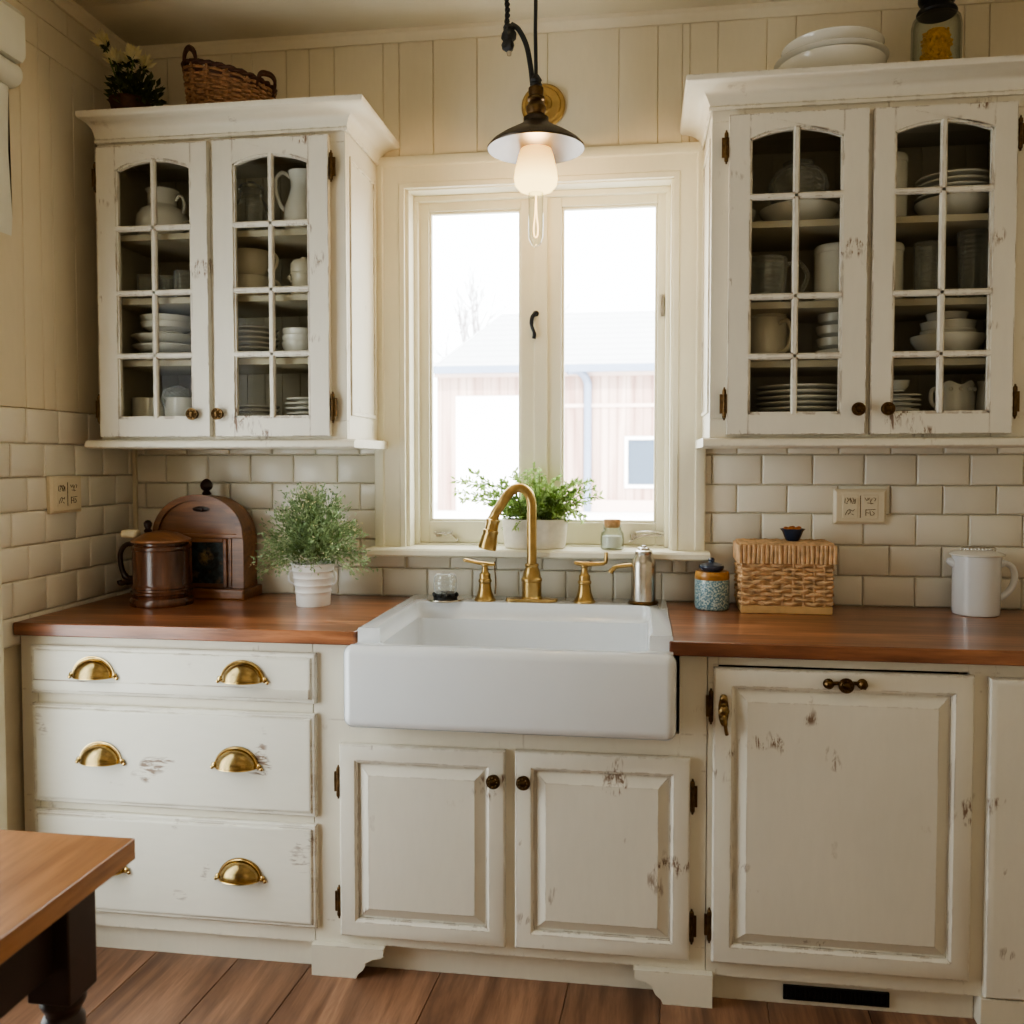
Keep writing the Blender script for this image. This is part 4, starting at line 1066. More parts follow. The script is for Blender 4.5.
# ------------------------------------------------------------------ wall sockets
def outlet(name, label, loc, w, h, left=False):
    o = thing(name, label, 'outlet', loc)
    bm = bmesh.new(); loft(bm, -w / 2, w / 2, -h / 2, h / 2, [(0, 0), (0, -.010), (.008, -.016), (.009, -.016)]); P1 = part('plate', bm, M['outlet'], o, world=False, sharp=25)
    bm = bmesh.new(); iw = w * .29
    for s in (-1, 1): box(bm, s * w * .19 - iw / 2, s * w * .19 + iw / 2, -.0175, -.0155, -h * .34, h * .34)
    P2 = part('inserts', bm, M['outlet'], o, world=False, bevel=.001)
    bm = bmesh.new(); tube(bm, [(0, -.0165, -h * .32), (0, -.0165, h * .32)], .0012, 5)
    marks = {(-1, 1): [[(-.018, .008), (-.020, -.006), (-.010, -.008)], [(-.012, .010), (-.006, .002), (-.012, -.004)], [(.0, .010), (.002, -.007)], [(.008, .010), (.012, .0), (.006, -.008), (.016, -.008), (.016, .006)], [(-.006, .008), (.006, -.002)]],
             (-1, -1): [[(-.018, -.008), (-.010, .006), (-.002, .010), (.0, .0), (-.008, -.006)], [(.0, .008), (.010, .004), (.014, .010)], [(.004, -.004), (.012, -.008)]],
             (1, 1): [[(-.020, .010), (-.014, .002), (-.008, .004), (-.010, .010)], [(-.004, .010), (.0, -.002), (.006, .008)], [(.010, .010), (.018, .008), (.014, .0)], [(-.012, -.006), (.010, -.008)], [(.0, -.002), (.002, -.010)]],
             (1, -1): [[(-.016, .010), (-.016, -.010)], [(-.016, .008), (.018, .010)], [(-.014, .0), (-.004, -.002)], [(-.002, .006), (.0, -.008), (.008, -.008)], [(.006, .004), (.014, -.002), (.010, -.008)]]}
    k = h / .108
    for (sx, sz), strokes in marks.items():
        for s in strokes: tube(bm, [(sx * w * .19 + p[0] * k * .85 * min(1, w / .157), -.0178, sz * h * .165 + p[1] * k * 1.0) for p in s], .0011, 4)
    part('markings', bm, M['bronze'], o, world=False)
    if left: o.rotation_euler = (0, 0, rad(90))
    return o
outlet('wall_outlet', 'ivory double wall outlet on the tiles above the wicker chest', (.6745, -.001, 1.222), .157, .108)
outlet('wall_outlet', 'ivory double wall outlet on the left side wall tiles', (XL + .001, -.396, 1.262), .150, .112, True)

# ------------------------------------------------------------------ pendant lamp
L0 = (-.303, -.30)
pl = thing('pendant_lamp', 'dark enamel lamp with glowing bulb hanging on black cords above the window', 'lamp', (L0[0], L0[1], 2.765))
def LP(prof): return [(r, z) for r, z in prof]
bm = bmesh.new(); lathe(bm, [(.139, 2.262), (.141, 2.266), (.128, 2.281), (.100, 2.300), (.068, 2.318), (.045, 2.331), (.036, 2.340), (.036, 2.352), (.030, 2.356)], (L0[0], L0[1], 0), 48); part('shade', bm, M['shade'], pl)
bm = bmesh.new(); lathe(bm, [(.1375, 2.2625), (.125, 2.276), (.098, 2.294), (.066, 2.311), (.044, 2.322), (.030, 2.327)], (L0[0], L0[1], 0), 48)
bmesh.ops.delete(bm, geom=[f for f in bm.faces if len(f.verts) > 4 and abs(f.calc_center_median().z - 2.2625) < .002], context='FACES'); part('shade_lining', bm, M['shade_in'], pl)
bm = bmesh.new(); lathe(bm, [(.030, 2.353), (.024, 2.362), (.028, 2.372), (.029, 2.382), (.023, 2.392), (.019, 2.398), (.025, 2.402), (.025, 2.410), (.019, 2.414), (.022, 2.424), (.022, 2.436), (.015, 2.442), (0, 2.443)], (L0[0], L0[1], 0), 28); part('socket', bm, M['hinge'], pl)
bm = bmesh.new(); lathe(bm, [(.014, 2.441), (.018, 2.446), (.014, 2.453), (.017, 2.459), (.013, 2.466), (.008, 2.474), (0, 2.475)], (L0[0], L0[1], 0), 16); part('cord_grip', bm, M['black'], pl)
bm = bmesh.new(); lathe(bm, [(.046, 2.284), (.048, 2.290), (.048, 2.308), (.040, 2.316), (0, 2.317)], (L0[0], L0[1], 0), 28); part('bulb_collar', bm, M['copper'], pl)
bm = bmesh.new(); lathe(bm, [(.036, 2.286), (.040, 2.276), (.050, 2.245), (.060, 2.205), (.0635, 2.180), (.060, 2.160), (.048, 2.146), (.030, 2.139), (.012, 2.136), (0, 2.136)], (L0[0], L0[1], 0), 36); part('bulb', bm, M['bulb'], pl)
bm = bmesh.new(); lathe(bm, [(.022, 2.137), (.021, 2.10), (.022, 2.05), (.021, 2.01), (.014, 1.992), (.004, 1.984), (0, 1.984)], (L0[0], L0[1], 0), 24); gt = part('reflection_tip', bm, M['clear'], pl)  # stands in for the bulb's reflection in the window
bm = bmesh.new(); tube(bm, spline([(L0[0], L0[1], 2.132), (L0[0] - .002, L0[1], 2.08), (L0[0] - .006, L0[1], 2.04), (L0[0] - .004, L0[1], 2.015), (L0[0] + .004, L0[1], 2.015), (L0[0] + .006, L0[1], 2.04), (L0[0] + .002, L0[1], 2.08), (L0[0] + .001, L0[1], 2.132)], 4), .0022, 6); part('reflection_filament', bm, M['reflection_filament'], gt)
bm = bmesh.new(); tube(bm, [(L0[0], L0[1], 2.47), (L0[0] - .002, L0[1], 2.6), (L0[0], L0[1], 2.768)], .0055, 8); part('cord', bm, M['black'], pl)
bm = bmesh.new(); tube(bm, spline([(L0[0] - .010, L0[1], 2.45), (L0[0] - .016, L0[1], 2.50), (L0[0] - .028, L0[1], 2.56), (L0[0] - .050, L0[1], 2.605), (L0[0] - .072, L0[1], 2.622)], 6), .0075, 10); part('cable_tail', bm, M['black'], pl)
bm = bmesh.new()
for s in (0, PI):
    tube(bm, [(L0[0] - .086 + .004 * math.cos(s + q * .55) + .003 * math.sin(q * .1), L0[1] + .004 * math.sin(s + q * .55), 2.615 + q * .0028) for q in range(56)], .0042, 6)
part('twisted_cable', bm, M['black'], pl)
bm = bmesh.new()
lathe(bm, [(.008, 2.545), (.016, 2.552), (.018, 2.566), (.014, 2.576), (.020, 2.584), (.021, 2.598), (.015, 2.606), (.018, 2.612), (.010, 2.622), (0, 2.623)], (L0[0] - .080, L0[1], 0), 12, wob=lambda a, h: .18 * math.cos(3 * a + h * 60))
part('plug', bm, M['black'], pl)
bm = bmesh.new(); lathe(bm, [(.006, 2.534), (.007, 2.540), (.007, 2.547)], (L0[0] - .078, L0[1], 0), 10); part('plug_pin', bm, M['steel'], pl)
bm = bmesh.new(); lathe(bm, [(.070, 0), (.071, .004), (.066, .010), (.058, .011), (.054, .016), (.046, .018), (.030, .019), (.026, .024), (0, .025)], (-.313, -.001, 2.500), 40, '-y'); part('wall_plate', bm, M['brass'], pl)
bm = bmesh.new(); tube(bm, spline([(-.313, -.024, 2.500), (-.312, -.12, 2.488), (-.306, -.22, 2.45), (L0[0], -.288, 2.42)], 6), .009, 12)
lathe(bm, [(.016, 0), (.018, .006), (.012, .012), (.0095, .018)], (-.313, -.022, 2.500), 16, '-y'); part('arm', bm, M['brass'], pl)
# ------------------------------------------------------------------ crockery
def single(name, bm, mat, label, cat, loc, group=None, **k):
    o = part(name, bm, M[mat] if isinstance(mat, str) else mat, None, world=False, **k)
    o.location = loc
    return tag(o, label, cat, group)
def plate_bm(r, h=.020, foot=.55):
    bm = bmesh.new()
    lathe(bm, [(r * foot, 0), (r * foot, .003), (r * .72, .006), (r * .97, h - .003), (r, h), (r * .985, h + .002), (r * .72, h * .55), (r * .5, .0065), (0, .006)], seg=40); return bm
def bowl_bm(r, h, foot=.5, bulge=.88):
    bm = bmesh.new()
    lathe(bm, [(r * foot, 0), (r * foot, .004), (r * (foot + .1), .006), (r * bulge, h * .45), (r * .97, h * .8), (r, h - .002), (r * .99, h), (r * .95, h - .001), (r * .92, h * .8), (r * bulge * .9, h * .48), (r * foot, .010), (0, .009)], seg=40); return bm
ORD = ['bottom', 'second from bottom', 'third from bottom', 'fourth from bottom', 'fifth from bottom', 'sixth from bottom']
def stack(name, make, n, x, y, z, pitch, mat, what, where, cat, group, jit=.003):
    first = None
    for i in range(n):
        pos = 'topmost' if i == n - 1 else ORD[i]
        label = '%s, %s of %s %s' % (what, pos, ('two', 'three', 'four', 'five', 'six', 'seven')[n - 2], where)
        loc = (x + random.uniform(-jit, jit), y + random.uniform(-jit, jit), z + i * pitch)
        if first is None: first = single(name, make, mat, label, cat, loc, group)
        else:
            c = copy_tree(first); c.location = loc; c['label'] = label
SY = -.185
# --- left cabinet, left door
zf = 1.485
v = thing('squat_jug', 'round-bellied cream jug with small handle on top shelf of the left cabinet', 'jug', (-1.522, SY, LS[2]))
bm = bmesh.new(); lathe(bm, [(.048, 0), (.054, .004), (.076, .028), (.083, .058), (.080, .084), (.066, .106), (.050, .115), (.045, .122), (.046, .158), (.053, .168), (.051, .171), (.043, .164), (.040, .125), (0, .12)], (-1.522, SY, LS[2]), 36); part('body', bm, M['china'], v)
bm = bmesh.new(); q = Vector((-1.522, SY, LS[2])); tube(bm, spline([q + Vector((.046, 0, .138)), q + Vector((.062, -.008, .150)), q + Vector((.074, -.01, .142)), q + Vector((.080, -.01, .118)), q + Vector((.072, -.004, .094))], 5), .0048, 10); part('handle', bm, M['china'], v)
stack('saucer', plate_bm(.062, .010), 5, -1.385, SY, LS[2], .0115, 'china', 'small white saucer', 'beside the round-bellied jug', 'saucer', 'saucers on the left cabinet top shelf')
def tumbler_bm(r, h, ribs=12, taper=.85):
    bm = bmesh.new(); lathe(bm, [(r * taper, 0), (r * taper, .004), (r * (taper + .08), h * .3), (r, h), (r * .93, h), (r * taper * .9, h * .18), (0, h * .16)], seg=48, wob=lambda a, z: .035 * math.cos(ribs * a) if z < h * .7 else 0); return bm
for (x, y, r, h, wd) in ((-1.565, -.215, .027, .090, 'small ribbed glass, leftmost of three below the round-bellied jug'), (-1.512, -.175, .030, .092, 'ribbed glass in the middle of three below the round-bellied jug'), (-1.445, -.195, .033, .102, 'largest ribbed glass, rightmost of three below the round-bellied jug')):
    single('drinking_glass', tumbler_bm(r, h), 'glassware', wd, 'glass', (x, y, LS[1]), 'ribbed glasses in the left cabinet')
stack('soup_plate', plate_bm(.108, .024, .5), 3, -1.512, SY, LS[0], .0315, 'china', 'wide white soup plate', 'far left above the round dishes', 'plate', 'wide soup plates in the left cabinet')
stack('dessert_bowl', bowl_bm(.082, .034, .6, .93), 2, -1.512, SY, LS[0] + .098, .020, 'china', 'shallow white bowl', 'atop the wide soup plates', 'bowl', 'shallow bowls on the soup plates')
def ramekin_bm(r, h):
    bm = bmesh.new(); lathe(bm, [(r * .94, 0), (r * .98, .004), (r, h - .004), (r * .99, h), (r * .93, h), (r * .92, .012), (0, .010)], seg=40); return bm
single('round_dish', ramekin_bm(.052, .080), 'china', 'straight-sided white dish at the bottom left of the left cabinet', 'dish', (-1.570, -.20, zf), 'straight-sided dishes in the left cabinet')
single('round_dish', ramekin_bm(.055, .080), 'china', 'straight-sided white dish holding a mesh ball beside the left knob', 'dish', (-1.460, -.19, zf), 'straight-sided dishes in the left cabinet')
bm = bmesh.new()
for k in range(9):
    for s in (0, 1):
        a = PI * k / 9; ax = Matrix.Rotation(a, 3, 'Z') @ Matrix.Rotation(.7 if s else -.7, 3, 'X')
        tube(bm, [ax @ Vector((.047 * math.cos(t * PI / 12), .047 * math.sin(t * PI / 12), 0)) + Vector((0, 0, .046)) for t in range(24)], .0022, 5, closed=True)
sphere(bm, (0, 0, .046), .043, 20, 12)
single('mesh_ball', bm, 'glassware', 'grey mesh-textured ball sitting in the straight-sided white dish', 'ball', (-1.478, -.19, zf + .0322))
# --- left cabinet, right door
gj = thing('glass_jar', 'big ribbed clear glass jar beside the white pitcher on the top shelf', 'jar', (-1.222, SY, LS[2]))
bm = bmesh.new(); lathe(bm, [(.045, 0), (.052, .005), (.056, .03), (.056, .085), (.050, .115), (.036, .135), (.034, .150), (.037, .153), (.037, .158), (.031, .158)], (-1.222, SY, LS[2]), 48, wob=lambda a, z: .02 * math.cos(14 * a) if z < .11 else 0); part('body', bm, M['glassware'], gj)
bm = bmesh.new(); lathe(bm, [(.038, .1585), (.040, .162), (.036, .172), (.016, .180), (.012, .186), (0, .188)], (-1.222, SY, LS[2]), 28); part('lid', bm, M['glassware'], gj)
pt = thing('pitcher', 'tall white pitcher with a looped handle on top shelf of the left cabinet', 'pitcher', (-1.052, SY, LS[2])); q = Vector((-1.052, SY, LS[2]))
bm = bmesh.new(); lathe(bm, [(.045, 0), (.050, .004), (.057, .03), (.060, .060), (.056, .095), (.044, .130), (.037, .155), (.037, .175), (.043, .200), (.046, .207), (.043, .207), (.034, .18), (0, .16)], q, 36)
for vv in bm.verts:   # pull a pouring lip to the right
    dz = vv.co.z - q.z
    if dz > .17 and vv.co.x > q.x: vv.co.x += (dz - .17) * .5 * ((vv.co.x - q.x) / .045) ** 3
part('body', bm, M['china'], pt)
bm = bmesh.new(); tube(bm, spline([q + Vector((-.036, -.01, .192)), q + Vector((-.058, -.02, .204)), q + Vector((-.078, -.02, .186)), q + Vector((-.078, -.02, .145)), q + Vector((-.066, -.015, .105)), q + Vector((-.050, -.008, .085))], 5), .0062, 10); part('handle', bm, M['china'], pt)
def cup(label, x, z, r, h, ang, name='teacup', cat='cup', mat='cream_china', group=None, y=SY):
    t = thing(name, label, cat, (x, y, z), group); q = Vector((x, y, z))
    bm = bmesh.new(); lathe(bm, [(r * .72, 0), (r * .78, .004), (r * .95, h * .3), (r * .99, h * .6), (r, h - .002), (r * .98, h), (r * .93, h - .002), (r * .9, h * .5), (r * .65, .012), (0, .010)], q, 36); part('body', bm, M[mat], t)
    bm = bmesh.new(); d = Vector((math.cos(rad(ang)), math.sin(rad(ang)), 0))
    tube(bm, spline([q + d * r * .96 + Vector((0, 0, h * .86)), q + d * (r + h * .22) + Vector((0, 0, h * .88)), q + d * (r + h * .38) + Vector((0, 0, h * .62)), q + d * (r + h * .24) + Vector((0, 0, h * .30)), q + d * r * .93 + Vector((0, 0, h * .24))], 5), min(.0065, h * .07), 8); part('handle', bm, M[mat], t)
    return t
cup('large cream cup, lower of the two stacked cups in the left cabinet', -1.226, LS[1], .060, .080, 15, group='stacked cream cups')
cup('large cream cup, upper of the two stacked cups in the left cabinet', -1.224, LS[1] + .0805, .060, .080, -5, group='stacked cream cups')
sg = thing('sugar_pot', 'small cream lidded pot right of the two stacked cups', 'pot', (-1.050, SY, LS[1])); q = (-1.050, SY, LS[1])
bm = bmesh.new(); lathe(bm, [(.036, 0), (.040, .004), (.043, .02), (.038, .055), (.040, .078), (.044, .086), (.042, .088), (0, .087)], q, 32); tube(bm, [(q[0] - .036, q[1], q[2] + .066), (q[0] - .050, q[1] - .005, q[2] + .080)], [.010, .006], 10); part('body', bm, M['cream_china'], sg)
bm = bmesh.new(); lathe(bm, [(.041, .0885), (.043, .094), (.042, .115), (.034, .126), (.012, .131), (.009, .138), (0, .140)], q, 32); part('lid', bm, M['cream_china'], sg)
stack('side_plate', plate_bm(.080, .011), 7, -1.222, SY, LS[0], .0158, 'china', 'white side plate', 'below the two cream cups', 'plate', 'side plates in the left cabinet')
stack('cereal_bowl', bowl_bm(.060, .062, .42, .80), 3, -1.060, SY, LS[0], .0200, 'china', 'white round bowl', 'right of the seven side plates', 'bowl', 'round bowls in the left cabinet')
stack('tea_plate', plate_bm(.078, .010), 4, -1.222, SY, zf, .0135, 'china', 'thin white tea plate', 'by the left cabinet right knob', 'plate', 'tea plates in the left cabinet')
stack('shallow_dish', plate_bm(.062, .012, .5), 5, -1.048, SY, zf, .0155, 'china', 'white shallow dish', 'at the left cabinet bottom right', 'dish', 'shallow dishes in the left cabinet')
# --- right cabinet, left door
zf = 1.486
single('serving_bowl', bowl_bm(.112, .062, .45, .8), 'china', 'wide pale serving bowl holding the patterned glass pot', 'bowl', (.452, SY, RS[2]))
single('serving_bowl', bowl_bm(.060, .060, .5, .85), 'china', 'small pale bowl holding the narrow glass jar, far left pane', 'bowl', (.272, SY, RS[2]))
gp = thing('glass_pot', 'round patterned glass pot standing in the wide pale serving bowl', 'pot', (.450, SY, RS[2] + .011)); q = (.450, SY, RS[2] + .011)
bm = bmesh.new(); lathe(bm, [(.045, 0), (.055, .006), (.066, .04), (.080, .085), (.084, .115), (.076, .145), (.056, .165), (.042, .172), (.044, .180), (.038, .180)], q, 48, wob=lambda a, z: .03 * math.cos(10 * a + z * 60)); part('body', bm, M['glassware'], gp)
bm = bmesh.new(); lathe(bm, [(.043, .1805), (.044, .184), (.030, .188), (0, .190)], q, 28); part('lid', bm, M['glassware'], gp)
single('glass_jar', tumbler_bm(.040, .165, 10, .9), 'glassware', 'narrow ribbed glass jar at the left edge of the right cabinet top shelf', 'jar', (.282, SY, RS[2] + .0112))
cup('clear ribbed glass mug in the right cabinet below the glass pot', .366, RS[1], .055, .148, -10, 'glass_mug', 'mug', 'glassware')
def canister(label, x, z, r, h, y=SY):
    t = thing('canister', label, 'canister', (x, y, z)); q = (x, y, z)
    bm = bmesh.new(); lathe(bm, [(r * .86, 0), (r * .93, .005), (r * .99, .022), (r, .04), (r, h - .026), (0, h - .026)], q, 40); part('body', bm, M['china'], t)
    bm = bmesh.new(); lathe(bm, [(r * 1.0, h - .0255), (r * 1.03, h - .022), (r * 1.03, h - .010), (r * .95, h - .003), (0, h)], q, 40); part('lid', bm, M['china'], t)
canister('white lidded canister right of the glass mug in the right cabinet', .556, RS[1], .058, .180)
mgr = cup('cream lidded mug with a thick handle below the glass mug', .366, RS[0], .056, .136, -58, 'lidded_mug', 'mug', 'cream_china')
q = Vector((.366, SY, RS[0])); bm = bmesh.new(); lathe(bm, [(.054, .1365), (.057, .139), (.055, .146), (.020, .150), (0, .151)], q, 36); part('lid', bm, M['cream_china'], mgr)
stack('small_bowl', bowl_bm(.060, .040, .5, .92), 4, .565, SY, RS[0], .0345, 'china', 'white small bowl', 'right of the cream lidded mug', 'bowl', 'small bowls right of the lidded mug')
stack('dinner_plate', plate_bm(.124, .012), 6, .462, SY, zf, .0160, 'china', 'large white dinner plate', 'at the right cabinet bottom left', 'plate', 'dinner plates in the right cabinet')
# --- right cabinet, right door
canister('dim tall white canister left of the platters on the top shelf', .700, RS[2], .050, .205)
single('serving_bowl', bowl_bm(.104, .066, .4, .78), 'china', 'wide white serving bowl under the four platters, right cabinet', 'bowl', (.876, SY, RS[2]))
stack('platter', plate_bm(.102, .012), 4, .876, SY, RS[2] + .0665, .0165, 'china', 'white platter', 'on the wide serving bowl', 'plate', 'platters in the right cabinet')
canister('white lidded canister left of the two cut-glass tumblers', .685, RS[1], .058, .178)
single('glass_tumbler', tumbler_bm(.034, .178, 8, .85), 'glassware', 'cut-glass tumbler right of the white canister, the slimmer one', 'glass', (.806, SY, RS[1]), 'cut-glass tumblers')
single('glass_tumbler', tumbler_bm(.043, .205, 10, .78), 'glassware', 'tall cut-glass tumbler by the right edge, the wider one', 'glass', (.932, SY, RS[1]), 'cut-glass tumblers')
single('salad_bowl', bowl_bm(.100, .076, .4, .78), 'china', 'wide white bowl under a stack of smaller bowls, right cabinet', 'bowl', (.868, SY, RS[0]))
single('soup_bowl', bowl_bm(.074, .046, .55, .93), 'china', 'white bowl resting inside the wide bowl, lower of the two', 'bowl', (.868, SY, RS[0] + .0450))
single('soup_bowl', bowl_bm(.074, .046, .55, .93), 'china', 'white bowl resting inside the wide bowl, upper of the two', 'bowl', (.868, SY, RS[0] + .0690))
single('small_dish', bowl_bm(.056, .036, .5, .9), 'china', 'smallest white dish topping the bowl stack in the right cabinet', 'dish', (.864, SY, RS[0] + .104))
stack('tea_plate', plate_bm(.058, .010), 5, .738, SY, zf, .0140, 'china', 'white tea plate', 'by the rightmost knob', 'plate', 'tea plates in the right cabinet')
single('small_dish', bowl_bm(.036, .032, .6, .9), 'china', 'tiny white dish on the tea plates by the right-hand knob', 'dish', (.730, SY, zf + .0765))
cr = thing('cream_jug', 'white jug with a wavy rim at the bottom of the right cabinet', 'jug', (.890, SY, zf)); q = Vector((.890, SY, zf))
bm = bmesh.new(); lathe(bm, [(.044, 0), (.049, .004), (.052, .02), (.052, .06), (.048, .078), (.050, .098), (.047, .099), (.044, .08), (0, .07)], q, 40)
for vv in bm.verts:
    if vv.co.z - q.z > .085: vv.co.z += .006 * math.sin(5 * math.atan2(vv.co.y - q.y, vv.co.x - q.x))
for k in range(12):
    a = 2 * PI * k / 12; sphere(bm, (q.x + .051 * math.cos(a), q.y + .051 * math.sin(a), q.z + .080), .006, 6, 5)
part('body', bm, M['china'], cr)
bm = bmesh.new(); tube(bm, spline([q + Vector((-.048, -.012, .085)), q + Vector((-.068, -.018, .078)), q + Vector((-.070, -.018, .048)), q + Vector((-.050, -.010, .026))], 5), .006, 8); part('handle', bm, M['china'], cr)
cr = thing('cream_jug', 'small white jug at the far right of the right cabinet floor', 'jug', (.985, SY, zf)); q = Vector((.985, SY, zf))
bm = bmesh.new(); lathe(bm, [(.030, 0), (.035, .004), (.038, .03), (.035, .075), (.032, .085), (.036, .104), (.033, .104), (.028, .08), (0, .07)], q, 32); part('body', bm, M['china'], cr)
# ------------------------------------------------------------------ things on top of the cabinets
ZK = 2.4042
wb = thing('wicker_basket', 'brown oval wicker basket with two loop handles on the left cabinet', 'basket', (-1.283, -.20, ZK))
def oval(a, t, off=0):
    k = .86 + .14 * t
    return (-1.283 + (.138 * k + off) * math.cos(a), -.20 + (.105 * k + off) * math.sin(a))
def rimz(a): return ZK + .156 - .036 * math.cos(a)
bm = bmesh.new(); n = 56
for r in range(17):
    t = (r + .5) / 17; pts = []
    for i in range(n):
        a = 2 * PI * i / n; x, y = oval(a, t, .0042 * (1 if (i // 2 + r) % 2 else -1)); pts.append((x, y, ZK + .004 + (rimz(a) - ZK - .012) * t))
    tube(bm, pts, .0058, 6, closed=True)
for i in range(0, n, 4):
    a = 2 * PI * (i + .5) / n; tube(bm, [(*oval(a, t, .002), ZK + .002 + (rimz(a) - ZK) * t) for t in (0, .33, .66, 1)], .0058, 6)
part('woven_body', bm, M['wickd'], wb)
bm = bmesh.new()
for s in (0, 1):
    tube(bm, [(*oval(2 * PI * i / 72, 1, .003 + .0045 * math.cos(i * 1.15 + s * PI)), rimz(2 * PI * i / 72) + .002 + .0045 * math.sin(i * 1.15 + s * PI)) for i in range(72)], .0052, 6, closed=True)
tube(bm, [(*oval(2 * PI * i / 72, .9, .005), rimz(2 * PI * i / 72) - .020) for i in range(72)], .004, 6, closed=True)
part('braided_rim', bm, M['wickdd'], wb)
def rim_loop(a0, a1, up, out, r):
    bm = bmesh.new(); p0 = Vector((*oval(a0, 1), rimz(a0) - .03)); p1 = Vector((*oval(a1, 1), rimz(a1) - .03)); am = (a0 + a1) / 2
    o_ = Vector((math.cos(am), math.sin(am), 0)) * out
    for e in (0, .0085):
        tube(bm, spline([p0, p0.lerp(p1, .04) + Vector((0, 0, .03 + up * .45 + e)) + o_ * .6, p0.lerp(p1, .34) + Vector((0, 0, .03 + up + e)) + o_, p0.lerp(p1, .66) + Vector((0, 0, .03 + up + e)) + o_, p0.lerp(p1, .96) + Vector((0, 0, .03 + up * .45 + e)) + o_ * .6, p1], 6), r, 7)
    part('handle', bm, M['wickdd'], wb)
rim_loop(PI + .30, PI + 1.12, .042, .006, .0052)
rim_loop(-.62, .02, .016, .026, .0048)
# bouquet
fp = thing('flower_pot', 'dark-leaved pot of cream flowers in the corner on the left cabinet', 'flowers', (-1.600, -.235, ZK)); F = Vector((-1.600, -.235, ZK))
bm = bmesh.new(); lathe(bm, [(.040, 0), (.044, .004), (.058, .08), (.062, .088), (.060, .094), (.052, .090), (0, .086)], F, 28, wob=lambda a, z: .02 * math.cos(16 * a + z * 200)); part('pot', bm, M['wickdd'], fp)
bl_, bs_, bp_ = bmesh.new(), bmesh.new(), bmesh.new()
heads = [(-.062, .262, -.03), (-.034, .212, -.02), (-.018, .222, .02), (.020, .226, -.01), (.034, .214, .03), (-.050, .228, .01)]
for hx, hz, hy in heads:
    h = F + Vector((hx, hy, hz)); tube(bs_, spline([F + Vector((hx * .2, hy * .3, .085)), F + Vector((hx * .6, hy, hz * .7)), h - Vector((0, 0, .012))], 5), .0025, 5)
    ax = Vector((hx * .8, hy * .5, .09)).normalized()
    for k in range(46):
        d = (ax * 1.1 + rv(.85)).normalized(); leaf(bp_, h - ax * .006 + rv(.006), d, random.uniform(.030, .048), .014)
    for k in range(14):
        d = (ax * .1 + rv(.9)).normalized(); leaf(bl_, h - ax * .014, d, .024, .010)
for k in range(330):
    a = random.uniform(0, 2 * PI); r = random.uniform(.0, .075); z = random.uniform(.085, .175) - r * .3
    p = F + Vector((r * math.cos(a) + (.022 if z < .15 else 0), r * math.sin(a) * .8, z))
    if p.x < XL + .03: continue
    leaf(bl_, p, Vector((math.cos(a) * .6, math.sin(a) * .6, random.uniform(-.2, .9))) + rv(.4), random.uniform(.022, .036), random.uniform(.012, .018))
for v_ in list(bl_.verts) + list(bp_.verts): v_.co.x = max(v_.co.x, XL + .012)
part('stems', bs_, M['stem'], fp, normals=False); part('leaves', bl_, M['leafC'], fp, normals=False); part('petals', bp_, M['petal'], fp, normals=False)
# platters and pasta jar on the right cabinet
PX, PY = .532, -.20
single('mixing_bowl', bowl_bm(.150, .082, .45, .84), 'china', 'large grey-white bowl at the bottom of the stack above right cabinet', 'bowl', (PX, PY, ZK))
single('serving_platter', plate_bm(.156, .030, .5), 'china', 'large rimmed platter on the bowl above the right cabinet', 'plate', (PX, PY, ZK + .066))
single('mixing_bowl', bowl_bm(.140, .060, .45, .84), 'china', 'upper large bowl resting on the platter above the right cabinet', 'bowl', (PX + .006, PY + .01, ZK + .080))
pj = thing('pasta_jar', 'square-shouldered glass jar of yellow pasta with dark lid, top right', 'jar', (.818, -.20, ZK)); q = (.818, -.20, ZK)
bm = bmesh.new(); lathe(bm, [(.060, 0), (.064, .004), (.066, .02), (.066, .180), (.062, .197), (.052, .208), (.047, .214), (.043, .214), (.047, .204), (.058, .193), (.0615, .180), (.0615, .008), (0, .006)], q, 40); part('glass', bm, M['clear'], pj)
bm = bmesh.new(); lathe(bm, [(.051, .210), (.054, .216), (.050, .224), (.040, .228), (.038, .238), (.046, .244), (.050, .252), (.049, .264), (.044, .270), (.030, .275), (0, .277)], q, 36); part('lid', bm, M['iron'], pj)
bm = bmesh.new()
for k in range(230):
    a = random.uniform(0, 6.28); z = .012 + .150 * random.random(); rr = .034 * (1 if z < .14 else .8)
    p = Vector((q[0] + rr * math.cos(a), q[1] + rr * math.sin(a), q[2] + z)); d = rv(1).normalized() * .009; tube(bm, [p - d, p + d * .2 + rv(.002), p + d], .0038, 5)
lathe(bm, [(.034, .008), (.036, .02), (.036, .14), (.026, .166), (0, .170)], q, 20)
o = part('pasta', bm, M['pasta'], pj); o['kind'] = 'stuff'
# ------------------------------------------------------------------ wooden table, near left
tb = thing('kitchen_table', 'wooden-topped table with dark turned legs in the near left corner', 'table', (-1.27, -2.1, ZF))
bm = bmesh.new()
yy = -1.532
box(bm, -1.70, -.838, -2.70, yy, .694, .730)
part('table_top', bm, M['table'], tb, bevel=.002)
tx0, tx1, ty0, ty1 = -1.62, -.925, -2.60, -1.605
for (x, y) in ((tx1, ty1), (tx0, ty1), (tx1, ty0), (tx0, ty0)):
    bm = bmesh.new(); s = .037
    box(bm, x - s, x + s, y - s, y + s, .50, .693)
    lathe(bm, [(.034, .50), (.036, .488), (.030, .478), (.026, .470), (.033, .458), (.034, .445), (.027, .432), (.030, .40), (.036, .34), (.035, .26), (.027, .16), (.022, .10), (.028, .085), (.028, .07), (.020, .055), (.018, ZF + .004), (.018, ZF), (0, ZF)], (x, y, 0), 24)
    part('leg', bm, M['tdark'], tb, bevel=.003)
bm = bmesh.new()
